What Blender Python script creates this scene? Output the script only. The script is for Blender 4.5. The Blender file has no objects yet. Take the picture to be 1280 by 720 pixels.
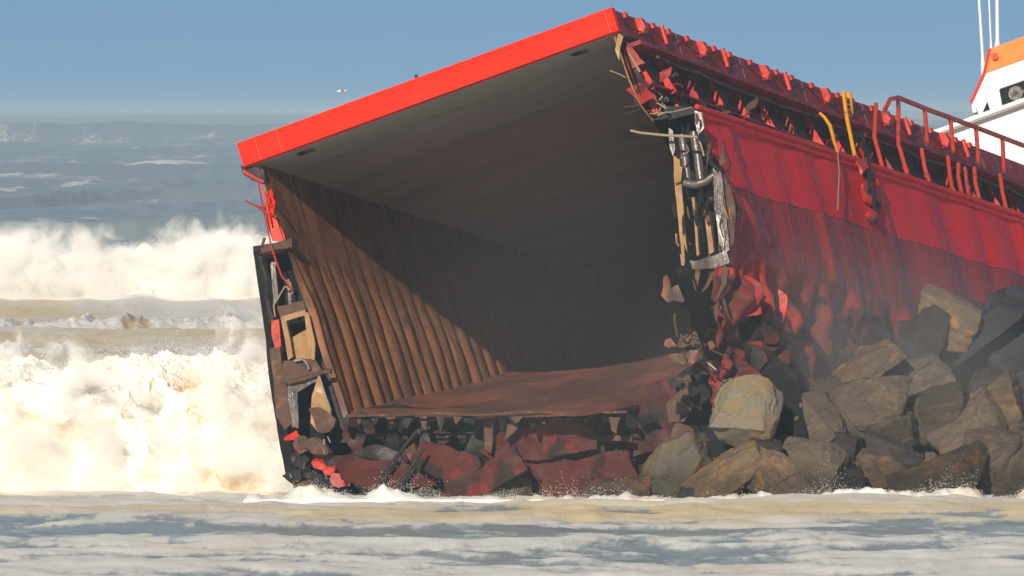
import bpy, bmesh, math, random
import numpy as np
from mathutils import Vector, Matrix, noise as mnoise

# ------------------------------------------------------------------ camera, sky, sun
S = bpy.context.scene
COL = S.collection
D = 600.0                                 # metres to the torn end of the ship
F, H, HV = 38.6 * D, 12.54, 138.0        # focal length in photo pixels, eye height, horizon row
cam = bpy.data.cameras.new('camera')
cam.sensor_width = 36.0
cam.lens = 36.0 * F / 1280.0
cam.shift_y = -(360.0 - HV) / 1280.0
cam.clip_start, cam.clip_end = 1.0, 250000.0
cam_o = bpy.data.objects.new('camera', cam)
COL.objects.link(cam_o)
cam_o.location = (0, 0, H)
cam_o.rotation_euler = (math.radians(90), 0, 0)
S.camera = cam_o

SUN_TO = Vector((-0.215, -0.895, 0.355)).normalized()      # towards the sun
W = bpy.data.worlds.new('World'); S.world = W; W.use_nodes = True
wn = W.node_tree.nodes; wl = W.node_tree.links
sky = wn.new('ShaderNodeTexSky'); sky.sky_type = 'NISHITA'; sky.sun_disc = False
sky.sun_elevation = math.asin(SUN_TO.z)
sky.sun_rotation = math.atan2(SUN_TO.x, SUN_TO.y)
sky.air_density, sky.dust_density, sky.ozone_density, sky.altitude = 0.8, 0.0, 4.5, 0
bg = wn.get('Background') or wn.new('ShaderNodeBackground')
tcs = wn.new('ShaderNodeTexCoord'); lift = wn.new('ShaderNodeVectorMath'); lift.operation = 'ADD'
lift.inputs[1].default_value = (0, 0, .10)
nrm = wn.new('ShaderNodeVectorMath'); nrm.operation = 'NORMALIZE'
wl.new(tcs.outputs['Generated'], lift.inputs[0]); wl.new(lift.outputs[0], nrm.inputs[0]); wl.new(nrm.outputs[0], sky.inputs[0])
wl.new(sky.outputs[0], bg.inputs[0]); bg.inputs[1].default_value = 0.058
sun = bpy.data.lights.new('sun', 'SUN'); sun.energy = 4.6; sun.angle = math.radians(0.5)
sun.color = (1.0, 0.90, 0.76)
sun_o = bpy.data.objects.new('sun', sun); COL.objects.link(sun_o)
sun_o.rotation_euler = SUN_TO.to_track_quat('Z', 'Y').to_euler()
sun_o.location = (-60, 0, 120)
S.view_settings.view_transform = 'Standard'; S.view_settings.look = 'None'
S.view_settings.exposure = 0.0; S.view_settings.gamma = 1.0
S.cycles.use_denoising = True
S.cycles.max_bounces = 10; S.cycles.diffuse_bounces = 6; S.cycles.volume_bounces = 7
S.cycles.transparent_max_bounces = 8

R = random.Random(7)

# ------------------------------------------------------------------ materials
def nodes_of(name):
    m = bpy.data.materials.new(name); m.use_nodes = True
    nt = m.node_tree; nt.nodes.clear()
    out = nt.nodes.new('ShaderNodeOutputMaterial')
    b = nt.nodes.new('ShaderNodeBsdfPrincipled')
    nt.links.new(b.outputs[0], out.inputs[0])
    return m, nt, b, out

def c4(c): return (c[0], c[1], c[2], 1.0)

def noise_node(nt, vec, scale, detail=6, rough=.6, stretch=None, dist=0.0):
    n = nt.nodes.new('ShaderNodeTexNoise')
    n.inputs['Scale'].default_value = scale; n.inputs['Detail'].default_value = detail
    n.inputs['Roughness'].default_value = rough; n.inputs['Distortion'].default_value = dist
    if stretch:
        mp = nt.nodes.new('ShaderNodeMapping'); mp.inputs['Scale'].default_value = stretch
        nt.links.new(vec, mp.inputs[0]); vec = mp.outputs[0]
    nt.links.new(vec, n.inputs['Vector'])
    return n.outputs[0]

def ramp(nt, fac, lo, hi):
    r = nt.nodes.new('ShaderNodeMapRange'); r.interpolation_type = 'SMOOTHSTEP'
    r.inputs[1].default_value = lo; r.inputs[2].default_value = hi
    nt.links.new(fac, r.inputs[0]); return r.outputs[0]

def mix(nt, fac, a, b, mode='MIX'):
    m = nt.nodes.new('ShaderNodeMix'); m.data_type = 'RGBA'; m.blend_type = mode
    for sock, val in ((m.inputs[6], a), (m.inputs[7], b)):
        if isinstance(val, tuple): sock.default_value = c4(val)
        else: nt.links.new(val, sock)
    if isinstance(fac, (int, float)): m.inputs[0].default_value = fac
    else: nt.links.new(fac, m.inputs[0])
    return m.outputs[2]

def worn(name, base, layers, rough=.5, metal=0.0, bump=.02, bump_scale=6.0, rough_var=.2, spec=.5):
    """base colour plus worn patches: layers = (colour, scale, lo, hi, stretch)"""
    m, nt, b, out = nodes_of(name)
    tc = nt.nodes.new('ShaderNodeTexCoord').outputs['Object']
    col = base
    for (c, sc, lo, hi, st) in layers:
        n = noise_node(nt, tc, sc, 7, .62, st, .3)
        f = ramp(nt, n, lo, hi)
        col = mix(nt, f, col, c)
    if isinstance(col, tuple): b.inputs['Base Color'].default_value = c4(col)
    else: nt.links.new(col, b.inputs['Base Color'])
    rn = noise_node(nt, tc, 3.0, 5, .6)
    mr = nt.nodes.new('ShaderNodeMapRange')
    mr.inputs[1].default_value = .3; mr.inputs[2].default_value = .7
    mr.inputs[3].default_value = max(.05, rough - rough_var); mr.inputs[4].default_value = min(1, rough + rough_var)
    nt.links.new(rn, mr.inputs[0]); nt.links.new(mr.outputs[0], b.inputs['Roughness'])
    b.inputs['Metallic'].default_value = metal
    b.inputs['Specular IOR Level'].default_value = spec
    if bump:
        bn = noise_node(nt, tc, bump_scale, 8, .65)
        bp = nt.nodes.new('ShaderNodeBump'); bp.inputs['Distance'].default_value = bump
        bp.inputs['Strength'].default_value = 1.0
        nt.links.new(bn, bp.inputs['Height']); nt.links.new(bp.outputs[0], b.inputs['Normal'])
    return m

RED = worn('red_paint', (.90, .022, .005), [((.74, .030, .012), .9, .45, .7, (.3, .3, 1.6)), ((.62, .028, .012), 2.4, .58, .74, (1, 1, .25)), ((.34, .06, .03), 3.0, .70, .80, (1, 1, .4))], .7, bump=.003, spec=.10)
RED_DARK = worn('weathered_red_paint', (.50, .030, .026), [((.30, .028, .026), 1.3, .42, .66, (1, .5, .7)), ((.12, .045, .03), 2.6, .60, .74, (1, 1, .4))], .45, bump=.02)
RED_BRIGHT = worn('bright_red_paint', (.80, .045, .016), [((.45, .03, .02), 3, .55, .75, None)], .4, bump=.01)
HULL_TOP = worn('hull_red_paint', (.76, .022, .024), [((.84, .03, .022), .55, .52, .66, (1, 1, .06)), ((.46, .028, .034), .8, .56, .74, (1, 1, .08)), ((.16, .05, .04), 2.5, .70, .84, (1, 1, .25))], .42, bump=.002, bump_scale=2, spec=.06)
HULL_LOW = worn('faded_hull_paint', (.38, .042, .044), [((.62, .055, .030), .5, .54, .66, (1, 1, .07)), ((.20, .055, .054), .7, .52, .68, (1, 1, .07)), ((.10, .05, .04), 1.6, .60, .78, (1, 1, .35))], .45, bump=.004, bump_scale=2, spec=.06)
CEIL = worn('grey_panel_paint', (.36, .355, .34), [((.25, .245, .235), .22, .42, .66, (.35, 1.6, 1)), ((.42, .41, .39), .7, .58, .78, (.2, 2.5, 1))], .65, bump=0)
RUST = worn('rusty_wall_steel', (.30, .118, .042), [((.13, .052, .024), .9, .42, .62, (1, 1.4, .35)), ((.42, .19, .06), 1.4, .56, .72, (1, 1.6, .3)), ((.06, .036, .028), 1.0, .54, .70, (1, 1, .5))], .65, bump=.03, bump_scale=3)
FLOOR = worn('rusty_floor_steel', (.24, .075, .040), [((.11, .045, .032), .6, .42, .60, (.6, .3, 1)), ((.36, .13, .07), 1.6, .56, .7, (.7, .25, 1))], .6, bump=.03, bump_scale=2)
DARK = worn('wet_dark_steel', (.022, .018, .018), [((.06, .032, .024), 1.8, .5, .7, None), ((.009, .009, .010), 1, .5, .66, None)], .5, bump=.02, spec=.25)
VOID = worn('cavity_shade_black', (.008, .0075, .008), [((.018, .012, .010), 1.2, .55, .75, None)], .7, bump=.02, spec=.15)  # near-black colour standing for the shade inside the torn cavities
BROWN = worn('brown_rusted_plate', (.10, .052, .034), [((.20, .10, .055), 2.2, .52, .68, None), ((.05, .032, .028), 1.6, .52, .7, None)], .6, bump=.03, spec=.2)
TAN = worn('tan_primer', (.34, .18, .055), [((.22, .11, .04), 2.6, .48, .66, (1, 1, .4)), ((.14, .07, .035), 1.8, .58, .7, None)], .5, bump=.02)
GREYS = worn('wet_grey_steel', (.13, .105, .092), [((.09, .07, .06), 2.4, .48, .68, (1, 1, .3))], .28, bump=.02, metal=.3)
BRIGHT = worn('bare_bright_steel', (.42, .38, .34), [((.14, .11, .09), 3, .42, .62, (1, 1, .4))], .22, bump=.02, metal=.4)
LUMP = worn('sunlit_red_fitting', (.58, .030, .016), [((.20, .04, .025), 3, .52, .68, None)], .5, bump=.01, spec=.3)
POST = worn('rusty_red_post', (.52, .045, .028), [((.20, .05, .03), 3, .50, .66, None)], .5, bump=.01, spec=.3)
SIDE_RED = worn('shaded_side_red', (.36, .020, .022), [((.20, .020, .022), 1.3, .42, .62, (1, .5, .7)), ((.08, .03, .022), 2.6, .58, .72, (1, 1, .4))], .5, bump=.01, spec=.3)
BLACK_RED = worn('shade_darkened_red', (.055, .010, .011), [((.02, .010, .010), 1.3, .45, .6, (1, .5, .6)), ((.14, .02, .018), 1.8, .58, .7, (1, .6, .6))], .6, bump=.01, spec=.2)  # coaming recess's shade darkened into the red; torn plates use it too
YELLOW = worn('yellow_paint', (.80, .33, .02), [((.45, .14, .02), 4, .56, .72, None)], .4, bump=.01)
WHITE = worn('white_paint', (.80, .80, .78), [((.66, .65, .60), .8, .55, .75, None)], .4, bump=.003)
ORANGE = worn('orange_paint', (.85, .22, .015), [((.75, .15, .02), 1.0, .5, .7, None)], .4, bump=.004)
ROPE = worn('frayed_rope', (.30, .23, .15), [((.22, .16, .1), 6, .5, .7, None)], .8, bump=.01)
GLASS = worn('dark_window_glass', (.02, .024, .028), [], .08, bump=0, rough_var=.02)
SEAL = worn('black_rubber', (.03, .03, .03), [], .6, bump=0)
BIRD = worn('gull_feathers', (.75, .74, .70), [((.35, .35, .36), 8, .55, .65, None)], .8, bump=0)

def rock_material(name, a, bcol, ccol):
    m, nt, b, out = nodes_of(name)
    tc = nt.nodes.new('ShaderNodeTexCoord').outputs['Object']
    inf = nt.nodes.new('ShaderNodeObjectInfo')
    addv = nt.nodes.new('ShaderNodeVectorMath'); addv.operation = 'ADD'
    sc = nt.nodes.new('ShaderNodeVectorMath'); sc.operation = 'SCALE'
    comb = nt.nodes.new('ShaderNodeCombineXYZ'); comb.inputs[0].default_value = 1; comb.inputs[1].default_value = .7; comb.inputs[2].default_value = .4
    nt.links.new(comb.outputs[0], sc.inputs[0])
    mul = nt.nodes.new('ShaderNodeMath'); mul.operation = 'MULTIPLY'; mul.inputs[1].default_value = 40
    nt.links.new(inf.outputs['Random'], mul.inputs[0]); nt.links.new(mul.outputs[0], sc.inputs['Scale'])
    nt.links.new(tc, addv.inputs[0]); nt.links.new(sc.outputs[0], addv.inputs[1])
    v = addv.outputs[0]
    col = mix(nt, ramp(nt, noise_node(nt, v, .9, 7, .62, (.7, .7, 2.4), .5), .38, .62), a, bcol)
    col = mix(nt, ramp(nt, noise_node(nt, v, 1.5, 8, .68, (.8, .8, 1.5), .4), .53, .66), col, ccol)
    col = mix(nt, ramp(nt, noise_node(nt, v, 7, 6, .7), .55, .75), col, tuple(x * .45 for x in a))
    tone = nt.nodes.new('ShaderNodeMapRange'); tone.inputs[3].default_value = .55; tone.inputs[4].default_value = 1.45
    nt.links.new(inf.outputs['Random'], tone.inputs[0])
    tv = nt.nodes.new('ShaderNodeVectorMath'); tv.operation = 'SCALE'
    nt.links.new(col, tv.inputs[0]); nt.links.new(tone.outputs[0], tv.inputs['Scale'])
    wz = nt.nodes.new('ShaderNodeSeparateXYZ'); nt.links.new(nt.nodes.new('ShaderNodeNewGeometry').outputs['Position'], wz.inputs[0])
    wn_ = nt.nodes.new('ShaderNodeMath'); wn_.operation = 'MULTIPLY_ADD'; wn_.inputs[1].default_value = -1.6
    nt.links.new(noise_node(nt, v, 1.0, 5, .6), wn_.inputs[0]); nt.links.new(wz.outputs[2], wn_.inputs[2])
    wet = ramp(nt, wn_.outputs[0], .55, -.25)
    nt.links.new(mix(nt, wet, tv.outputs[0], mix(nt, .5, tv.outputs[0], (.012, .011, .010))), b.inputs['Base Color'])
    rr = nt.nodes.new('ShaderNodeMapRange'); rr.inputs[1].default_value = .35; rr.inputs[2].default_value = .7
    rr.inputs[3].default_value = .38; rr.inputs[4].default_value = .85
    nt.links.new(noise_node(nt, v, 1.2, 4, .6), rr.inputs[0])
    wr = nt.nodes.new('ShaderNodeMapRange'); wr.inputs[3].default_value = 1.0; wr.inputs[4].default_value = .45
    nt.links.new(wet, wr.inputs[0])
    rm = nt.nodes.new('ShaderNodeMath'); rm.operation = 'MULTIPLY'
    nt.links.new(rr.outputs[0], rm.inputs[0]); nt.links.new(wr.outputs[0], rm.inputs[1]); nt.links.new(rm.outputs[0], b.inputs['Roughness'])
    bp = nt.nodes.new('ShaderNodeBump'); bp.inputs['Distance'].default_value = .16; bp.inputs['Strength'].default_value = 1.0
    nt.links.new(noise_node(nt, v, 3.6, 10, .74, (1, 1, 2.2)), bp.inputs['Height'])
    nt.links.new(bp.outputs[0], b.inputs['Normal'])
    return m
ROCKS = {
    'ochre': rock_material('ochre_rock', (.27, .245, .19), (.34, .25, .12), (.30, .30, .26)),
    'brown': rock_material('brown_rock', (.110, .084, .062), (.150, .114, .080), (.20, .145, .085)),
    'rusty': rock_material('rust_stained_rock', (.125, .088, .062), (.21, .14, .07), (.32, .155, .05)),
    'dark': rock_material('dark_wet_rock', (.042, .034, .032), (.065, .050, .044), (.04, .042, .052)),
    'blue': rock_material('blue_black_rock', (.035, .036, .046), (.05, .052, .066), (.07, .06, .06)),
}

def foam_material(name, water, foam, sand_shade, stretch=.07, sc=1.0, edge=(.36, .64), lace=.9):
    m, nt, b, out = nodes_of(name)
    at = nt.nodes.new('ShaderNodeAttribute'); at.attribute_name = 'foam'
    sd = nt.nodes.new('ShaderNodeAttribute'); sd.attribute_name = 'sand_shade'
    pos = nt.nodes.new('ShaderNodeNewGeometry').outputs['Position']
    fine = noise_node(nt, pos, 1.6 * sc, 8, .7, (1, stretch, 1), .6)
    add = nt.nodes.new('ShaderNodeMath'); add.operation = 'ADD'
    sub = nt.nodes.new('ShaderNodeMath'); sub.operation = 'MULTIPLY_ADD'
    sub.inputs[1].default_value = lace; sub.inputs[2].default_value = -lace / 2
    nt.links.new(fine, sub.inputs[0])
    nt.links.new(at.outputs['Fac'], add.inputs[0]); nt.links.new(sub.outputs[0], add.inputs[1])
    f = ramp(nt, add.outputs[0], *edge)
    sandf = nt.nodes.new('ShaderNodeMath'); sandf.operation = 'ADD'
    nt.links.new(sd.outputs['Fac'], sandf.inputs[0])
    s2 = nt.nodes.new('ShaderNodeMath'); s2.operation = 'MULTIPLY_ADD'; s2.inputs[1].default_value = .8; s2.inputs[2].default_value = -.4
    nt.links.new(noise_node(nt, pos, .8 * sc, 7, .65, (1, stretch, 1), .4), s2.inputs[0]); nt.links.new(s2.outputs[0], sandf.inputs[1])
    fcol = mix(nt, ramp(nt, sandf.outputs[0], .2, .8), foam, sand_shade)
    col = mix(nt, f, water, fcol)
    nt.links.new(col, b.inputs['Base Color'])
    r = nt.nodes.new('ShaderNodeMapRange'); r.inputs[3].default_value = .30; r.inputs[4].default_value = .9
    nt.links.new(f, r.inputs[0]); nt.links.new(r.outputs[0], b.inputs['Roughness'])
    b.inputs['IOR'].default_value = 1.33
    bp = nt.nodes.new('ShaderNodeBump'); bp.inputs['Distance'].default_value = .12; bp.inputs['Strength'].default_value = .8
    nt.links.new(noise_node(nt, pos, 1.7 * sc, 8, .62, (1, stretch, 1), .3), bp.inputs['Height'])
    nt.links.new(bp.outputs[0], b.inputs['Normal'])
    return m
SEA = foam_material('sea_water', (.43, .51, .49), (.96, .93, .84), (.92, .76, .46), .15, .55, (.22, .84), 2.5)
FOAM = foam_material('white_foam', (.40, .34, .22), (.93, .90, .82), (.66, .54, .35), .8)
DROPS = worn('water_droplets', (.93, .92, .88), [], .8, bump=0)

# ------------------------------------------------------------------ mesh helpers
def link(o, parent=None):
    COL.objects.link(o)
    if parent: o.parent = parent
    return o
def tag(o, label=None, cat=None, group=None, kind=None):
    if label: o['label'] = label
    if cat: o['category'] = cat
    if group: o['group'] = group
    if kind: o['kind'] = kind
    return o

class MB:
    def __init__(s): s.v = []; s.f = []; s.m = []
    def add(s, vs, fs, mi=0):
        o = len(s.v); s.v += [tuple(p) for p in vs]
        s.f += [tuple(i + o for i in f) for f in fs]; s.m += [mi] * len(fs); return s
    def box(s, a, b, mi=0, under=None):
        (x0, y0, z0), (x1, y1, z1) = a, b
        vs = [(x0, y0, z0), (x1, y0, z0), (x1, y1, z0), (x0, y1, z0), (x0, y0, z1), (x1, y0, z1), (x1, y1, z1), (x0, y1, z1)]
        fs = [(0, 3, 2, 1), (4, 5, 6, 7), (0, 1, 5, 4), (1, 2, 6, 5), (2, 3, 7, 6), (3, 0, 4, 7)]
        s.add(vs, fs, mi)
        if under is not None: s.m[-6] = under
        return s
    def obox(s, c, ax, ay, az, mi=0):
        c, ax, ay, az = map(Vector, (c, ax, ay, az))
        vs = [c + ax * i + ay * j + az * k for k in (-1, 1) for (i, j) in ((-1, -1), (1, -1), (1, 1), (-1, 1))]
        return s.add(vs, [(0, 3, 2, 1), (4, 5, 6, 7), (0, 1, 5, 4), (1, 2, 6, 5), (2, 3, 7, 6), (3, 0, 4, 7)], mi)
    def tube(s, pts, r, n=8, mi=0):
        pts = [Vector(p) for p in pts]
        rs = r if isinstance(r, (list, tuple)) else [r] * len(pts)
        vs = []; fs = []; ref = None
        for i, p in enumerate(pts):
            d = (pts[min(i + 1, len(pts) - 1)] - pts[max(i - 1, 0)]).normalized()
            if ref is None: ref = d.orthogonal().normalized()
            ref = (ref - d * ref.dot(d)); ref = ref.normalized() if ref.length > 1e-6 else d.orthogonal().normalized()
            q = d.cross(ref)
            for k in range(n):
                a = 2 * math.pi * k / n
                vs.append(p + (ref * math.cos(a) + q * math.sin(a)) * rs[i])
        for i in range(len(pts) - 1):
            for k in range(n):
                fs.append((i * n + k, i * n + (k + 1) % n, (i + 1) * n + (k + 1) % n, (i + 1) * n + k))
        fs.append(tuple(range(n))[::-1]); fs.append(tuple((len(pts) - 1) * n + k for k in range(n)))
        return s.add(vs, fs, mi)
    def prism(s, poly, vec, mi=0):
        poly = [Vector(p) for p in poly]; vec = Vector(vec); n = len(poly)
        vs = poly + [p + vec for p in poly]
        fs = [tuple(range(n)), tuple(range(2 * n - 1, n - 1, -1))]
        fs += [(i, i + n, (i + 1) % n + n, (i + 1) % n) for i in range(n)]
        return s.add(vs, fs, mi)
    def grid(s, fn, nu, nv, mi=0):
        vs = [fn(i / nu, j / nv) for j in range(nv + 1) for i in range(nu + 1)]
        fs = [(j * (nu + 1) + i, j * (nu + 1) + i + 1, (j + 1) * (nu + 1) + i + 1, (j + 1) * (nu + 1) + i) for j in range(nv) for i in range(nu)]
        return s.add(vs, fs, mi)
    def build(s, name, mats, parent=None, smooth=None, wrinkle=None, fix=True):
        me = bpy.data.meshes.new(name)
        me.from_pydata(s.v, [], s.f)
        for m in (mats if isinstance(mats, (list, tuple)) else [mats]): me.materials.append(m)
        me.polygons.foreach_set('material_index', s.m)
        if fix or wrinkle:
            bm = bmesh.new(); bm.from_mesh(me)
            if wrinkle:
                amp, freq, cuts, seed = wrinkle
                bmesh.ops.triangulate(bm, faces=bm.faces[:])
                for _ in range(cuts):
                    ed = [e for e in bm.edges if e.calc_length() > .28]
                    if not ed: break
                    bmesh.ops.subdivide_edges(bm, edges=ed, cuts=1, use_grid_fill=True)
                    bmesh.ops.triangulate(bm, faces=[f for f in bm.faces if len(f.verts) > 3])
                off = Vector((seed * 3.7, seed * 1.9, seed * 5.3))
                for v in bm.verts:
                    n1 = mnoise.noise_vector(v.co * freq + off) + mnoise.noise_vector(v.co * freq * 2.6 + off) * .45
                    v.co += n1 * amp
            if fix: bmesh.ops.recalc_face_normals(bm, faces=bm.faces[:])
            bm.to_mesh(me); bm.free()
        if smooth is not None:
            me.polygons.foreach_set('use_smooth', [True] * len(me.polygons))
            if smooth < 3: me.set_sharp_from_angle(angle=smooth)
        if smooth is None and wrinkle:
            me.polygons.foreach_set('use_smooth', [True] * len(me.polygons)); me.set_sharp_from_angle(angle=.85)
        me.update()
        return link(bpy.data.objects.new(name, me), parent)

# ------------------------------------------------------------------ numpy noise
def _h(ix, iy, seed):
    n = (ix.astype(np.int64) * 374761393 + iy.astype(np.int64) * 668265263 + seed * 974634721) & 0xFFFFFFFF
    n = ((n ^ (n >> 13)) * 1274126177) & 0xFFFFFFFF
    return ((n ^ (n >> 16)) & 0xFFFF) / 65535.0
def vnoise(x, y, seed=0):
    xi = np.floor(x); yi = np.floor(y); fx = x - xi; fy = y - yi
    fx = fx * fx * fx * (fx * (fx * 6 - 15) + 10); fy = fy * fy * fy * (fy * (fy * 6 - 15) + 10)
    a = _h(xi, yi, seed); b = _h(xi + 1, yi, seed); c = _h(xi, yi + 1, seed); d = _h(xi + 1, yi + 1, seed)
    return (a + (b - a) * fx) * (1 - fy) + (c + (d - c) * fx) * fy
def fbm(x, y, oct=5, seed=0, gain=.5):
    t = 0; a = 1; n = 0
    for k in range(oct):
        t = t + a * vnoise(x * 2 ** k + 17.3 * k, y * 2 ** k - 9.1 * k, seed + k); n += a; a *= gain
    return t / n
def billow(x, y, oct=5, seed=0, gain=.5):
    t = 0; a = 1; n = 0
    for k in range(oct):
        t = t + a * (1 - np.abs(2 * vnoise(x * 2 ** k + 11.7 * k, y * 2 ** k + 5.3 * k, seed + k) - 1)); n += a; a *= gain
    return t / n
def sstep(a, b, x):
    t = np.clip((x - a) / (b - a), 0, 1); return t * t * (3 - 2 * t)

def grid_mesh(name, P, nu, nv, mat, attrs, smooth=True):
    """P: (nv, nu, 3) array"""
    me = bpy.data.meshes.new(name)
    idx = np.arange(nu * nv).reshape(nv, nu)
    q = np.stack([idx[:-1, :-1], idx[:-1, 1:], idx[1:, 1:], idx[1:, :-1]], -1).reshape(-1, 4)
    me.vertices.add(nu * nv); me.vertices.foreach_set('co', P.reshape(-1).astype(np.float32))
    me.loops.add(q.size); me.loops.foreach_set('vertex_index', q.reshape(-1).astype(np.int32))
    me.polygons.add(len(q)); me.polygons.foreach_set('loop_start', (np.arange(len(q)) * 4).astype(np.int32))
    me.polygons.foreach_set('use_smooth', np.ones(len(q), bool))
    for k, a in attrs.items():
        at = me.attributes.new(k, 'FLOAT', 'POINT'); at.data.foreach_set('value', a.reshape(-1).astype(np.float32))
    me.materials.append(mat); me.update(calc_edges=True); me.validate()
    return link(bpy.data.objects.new(name, me))

# ------------------------------------------------------------------ the ship's frame: x across, y along, z up
TX = Vector((.9088, -.2556, .3297)).normalized()
AY = Vector((.3057, .9460, -.1080)); AY = (AY - TX * AY.dot(TX)).normalized()
UZ = TX.cross(AY)
P0 = Vector(((322 - 640) / F * D, D, H - (208 - HV) / F * D))
MS = Matrix((TX, AY, UZ)).transposed()
def ray(u, v): return Vector(((u - 640) / F, 1.0, -(v - HV) / F))
CL = MS.inverted() @ (Vector((0, 0, H)) - P0)          # the eye measured in the ship's frame
def on_plane(u, v, n, d):
    r = MS.inverted() @ ray(u, v); n = Vector(n)
    return CL + r * ((d - n.dot(CL)) / n.dot(r))
def ax(u, v, x): return on_plane(u, v, (1, 0, 0), x)
def ay(u, v, y): return on_plane(u, v, (0, 1, 0), y)
def az(u, v, z): return on_plane(u, v, (0, 0, 1), z)
def at(u, v, Y): return Vector(((u - 640) / F * Y, Y, H - (v - HV) / F * Y))

ship = bpy.data.objects.new('broken_ship', None); COL.objects.link(ship)
ship.matrix_world = Matrix.Translation(P0) @ MS.to_4x4()
tag(ship, 'broken red cargo ship with its open hold torn apart, stranded on the rocks', 'ship')

BW, HX, DECK, CZ, TOPZ = 12.6, 14.0, -2.62, .13, .93     # hold width, outer hull, deck, hatch underside, hatch top
LEN, PANEL = 96.0, 7.0
def floor_z(x, y): return -8.53 + .1636 * y - .339 * x
FL_N = Vector((.339, -.1636, 1.0)); FL_D = -8.53

# hatch covers: one panel after another, grey below, red on top and sides
for k in range(13):
    y0 = k * PANEL + (.30 if k == 0 else .02); y1 = (k + 1) * PANEL - .015
    b = MB()
    dz = R.uniform(-.012, .012)
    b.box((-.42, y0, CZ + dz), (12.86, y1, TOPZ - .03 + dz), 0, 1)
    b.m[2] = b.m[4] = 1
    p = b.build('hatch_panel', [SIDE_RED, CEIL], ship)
    if k < 6:
        for (yy, sz) in ((.9, .05), (3.9, .04), (5.6, .04)):
            q = MB().box((12.80, y0 + yy, TOPZ - .20), (12.95, y0 + yy + .30, TOPZ - .02))
            q.build('cleat', LUMP, p)
        w = MB().prism([(12.862, y0 + 2.2, TOPZ - .05), (13.06, y0 + 2.2, TOPZ - .10), (13.12, y0 + 2.25, CZ + .38), (13.0, y0 + 2.25, CZ + .22), (12.862, y0 + 2.2, CZ + .2)], (0, .4, 0))
        w.build('wedge', LUMP, p)
        w = MB().tube([(12.98, y0 + 4.75, TOPZ - .04), (12.98, y0 + 4.75, CZ + .12)], .075, 10)
        w.build('roller', LUMP, p, .6)
        # sagging hose along the side
        pts = [(12.93, y0 + .2 + t * 6.4 / 10, TOPZ - .22 - .35 * math.sin(math.pi * ((t * 1.0) % 5) / 5)) for t in range(11)]
        MB().tube(pts, .02, 6).build('hose', DARK, p, 1)
# the bright end band
b = MB()
b.box((-.44, -.06, .15), (12.90, .28, TOPZ + .01))
band = b.build('hatch_end_plate', RED, ship)
for xx, hh in ((.95, 0), (12.62, 0), (.18, 0)):
    MB().box((xx, -.075, .17), (xx + .025, -.0605, TOPZ - .03)).build('weld_seam', RED_BRIGHT, band)
for (xx, s) in ((5.95, .09), (3.4, .03), (7.5, .03), (8.9, .03)):
    MB().tube([(xx, .1, TOPZ), (xx, .1, TOPZ + s * 1.6)], s * .6, 8).build('stud', DARK, band)
for (u, v) in ((380, 190), (722, 66)):
    c = az(u, v, CZ)
    q = MB().box((c.x - .2, c.y - .22, CZ - .035), (c.x + .1, c.y + .22, CZ - .002)).build('lifting_socket', VOID, ship)
    MB().box((c.x + .1, c.y - .22, CZ - .055), (c.x + .33, c.y + .22, CZ - .003)).build('socket_lip', GREYS, q)
# far inner wall of the hold: bulged plates between the frames
RIB = 1.22
for k in range(39):
    ya, yb = (.15 if k == 0 else k * RIB), (k + 1) * RIB - .015
    lean = R.uniform(.8, 1.15)
    def wallf(s, t, ya=ya, yb=yb, lean=lean, k=k):
        y = ya + (yb - ya) * s
        # torn front edge slants backwards
        if k == 0: y = ya + (yb - ya) * s + (1 - s) * 1.2 * t + .0
        zb = floor_z(0, y) - .25
        z = CZ - .01 + (zb - CZ) * t
        fade = sstep(2.0, 5.0, np.float64(-z))
        bul = (math.sin(math.pi * min(1, s * 1.0)) ** .8) * .19 * lean * float(fade)
        bul += mnoise.noise(Vector((0, y * .9, z * .5))) * .07 * float(fade) + mnoise.noise(Vector((3, y * .3, z * .2))) * .05 * float(fade)
        return (bul - .02, y, z)
    MB().grid(wallf, 10, 26).build('wall_plate', RUST, ship, 3.2, fix=False)
# backing of that wall (its outer tank side)
MB().box((-.25, 1.4, -8.9), (-.12, 50, CZ - .05)).build('tank_wall', DARK, ship)
# hold floor, torn along its front and near edges
br = on_plane(862, 441, FL_N, FL_D)
def floorf(s, t):
    x = 11.2 * s
    front = 1.45 - .31 * x + .5 * (mnoise.noise(Vector((x * 1.1, 3, 0))) + .5 * mnoise.noise(Vector((x * 3.5, 7, 0))))
    far = 48
    k = sstep(8.6, 11.2, x)
    front = front + (br.y - front) * float(k) * .9
    y = front + (far - front) * (t ** 1.8)
    z = floor_z(x, y) + .25 * float(sstep(4.0, 11.0, x)) + 1.0 * float(sstep(1.0, 9.0, x)) * float(sstep(front + .5, front + 16, y)) + .16 * mnoise.noise(Vector((x * .35, y * .12, 1))) + .05 * mnoise.noise(Vector((x * 1.2, y * .5, 4)))
    z -= .16 * max(0, 1 - (y - front) / .8)
    return (x, y, z)
MB().grid(floorf, 60, 60).build('hold_floor', FLOOR, ship, 3.2, fix=False)
def floorb(s, t):
    p = floorf(s, t); return (p[0], p[1] + .05, p[2] - .10)
MB().grid(floorb, 60, 20).build('floor_underside', DARK, ship, 3.2, fix=False)
# bulkhead at the far end of the hold
MB().box((-.1, 48, -10), (12.6, 48.2, .1)).build('bulkhead', CEIL, ship)

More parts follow.
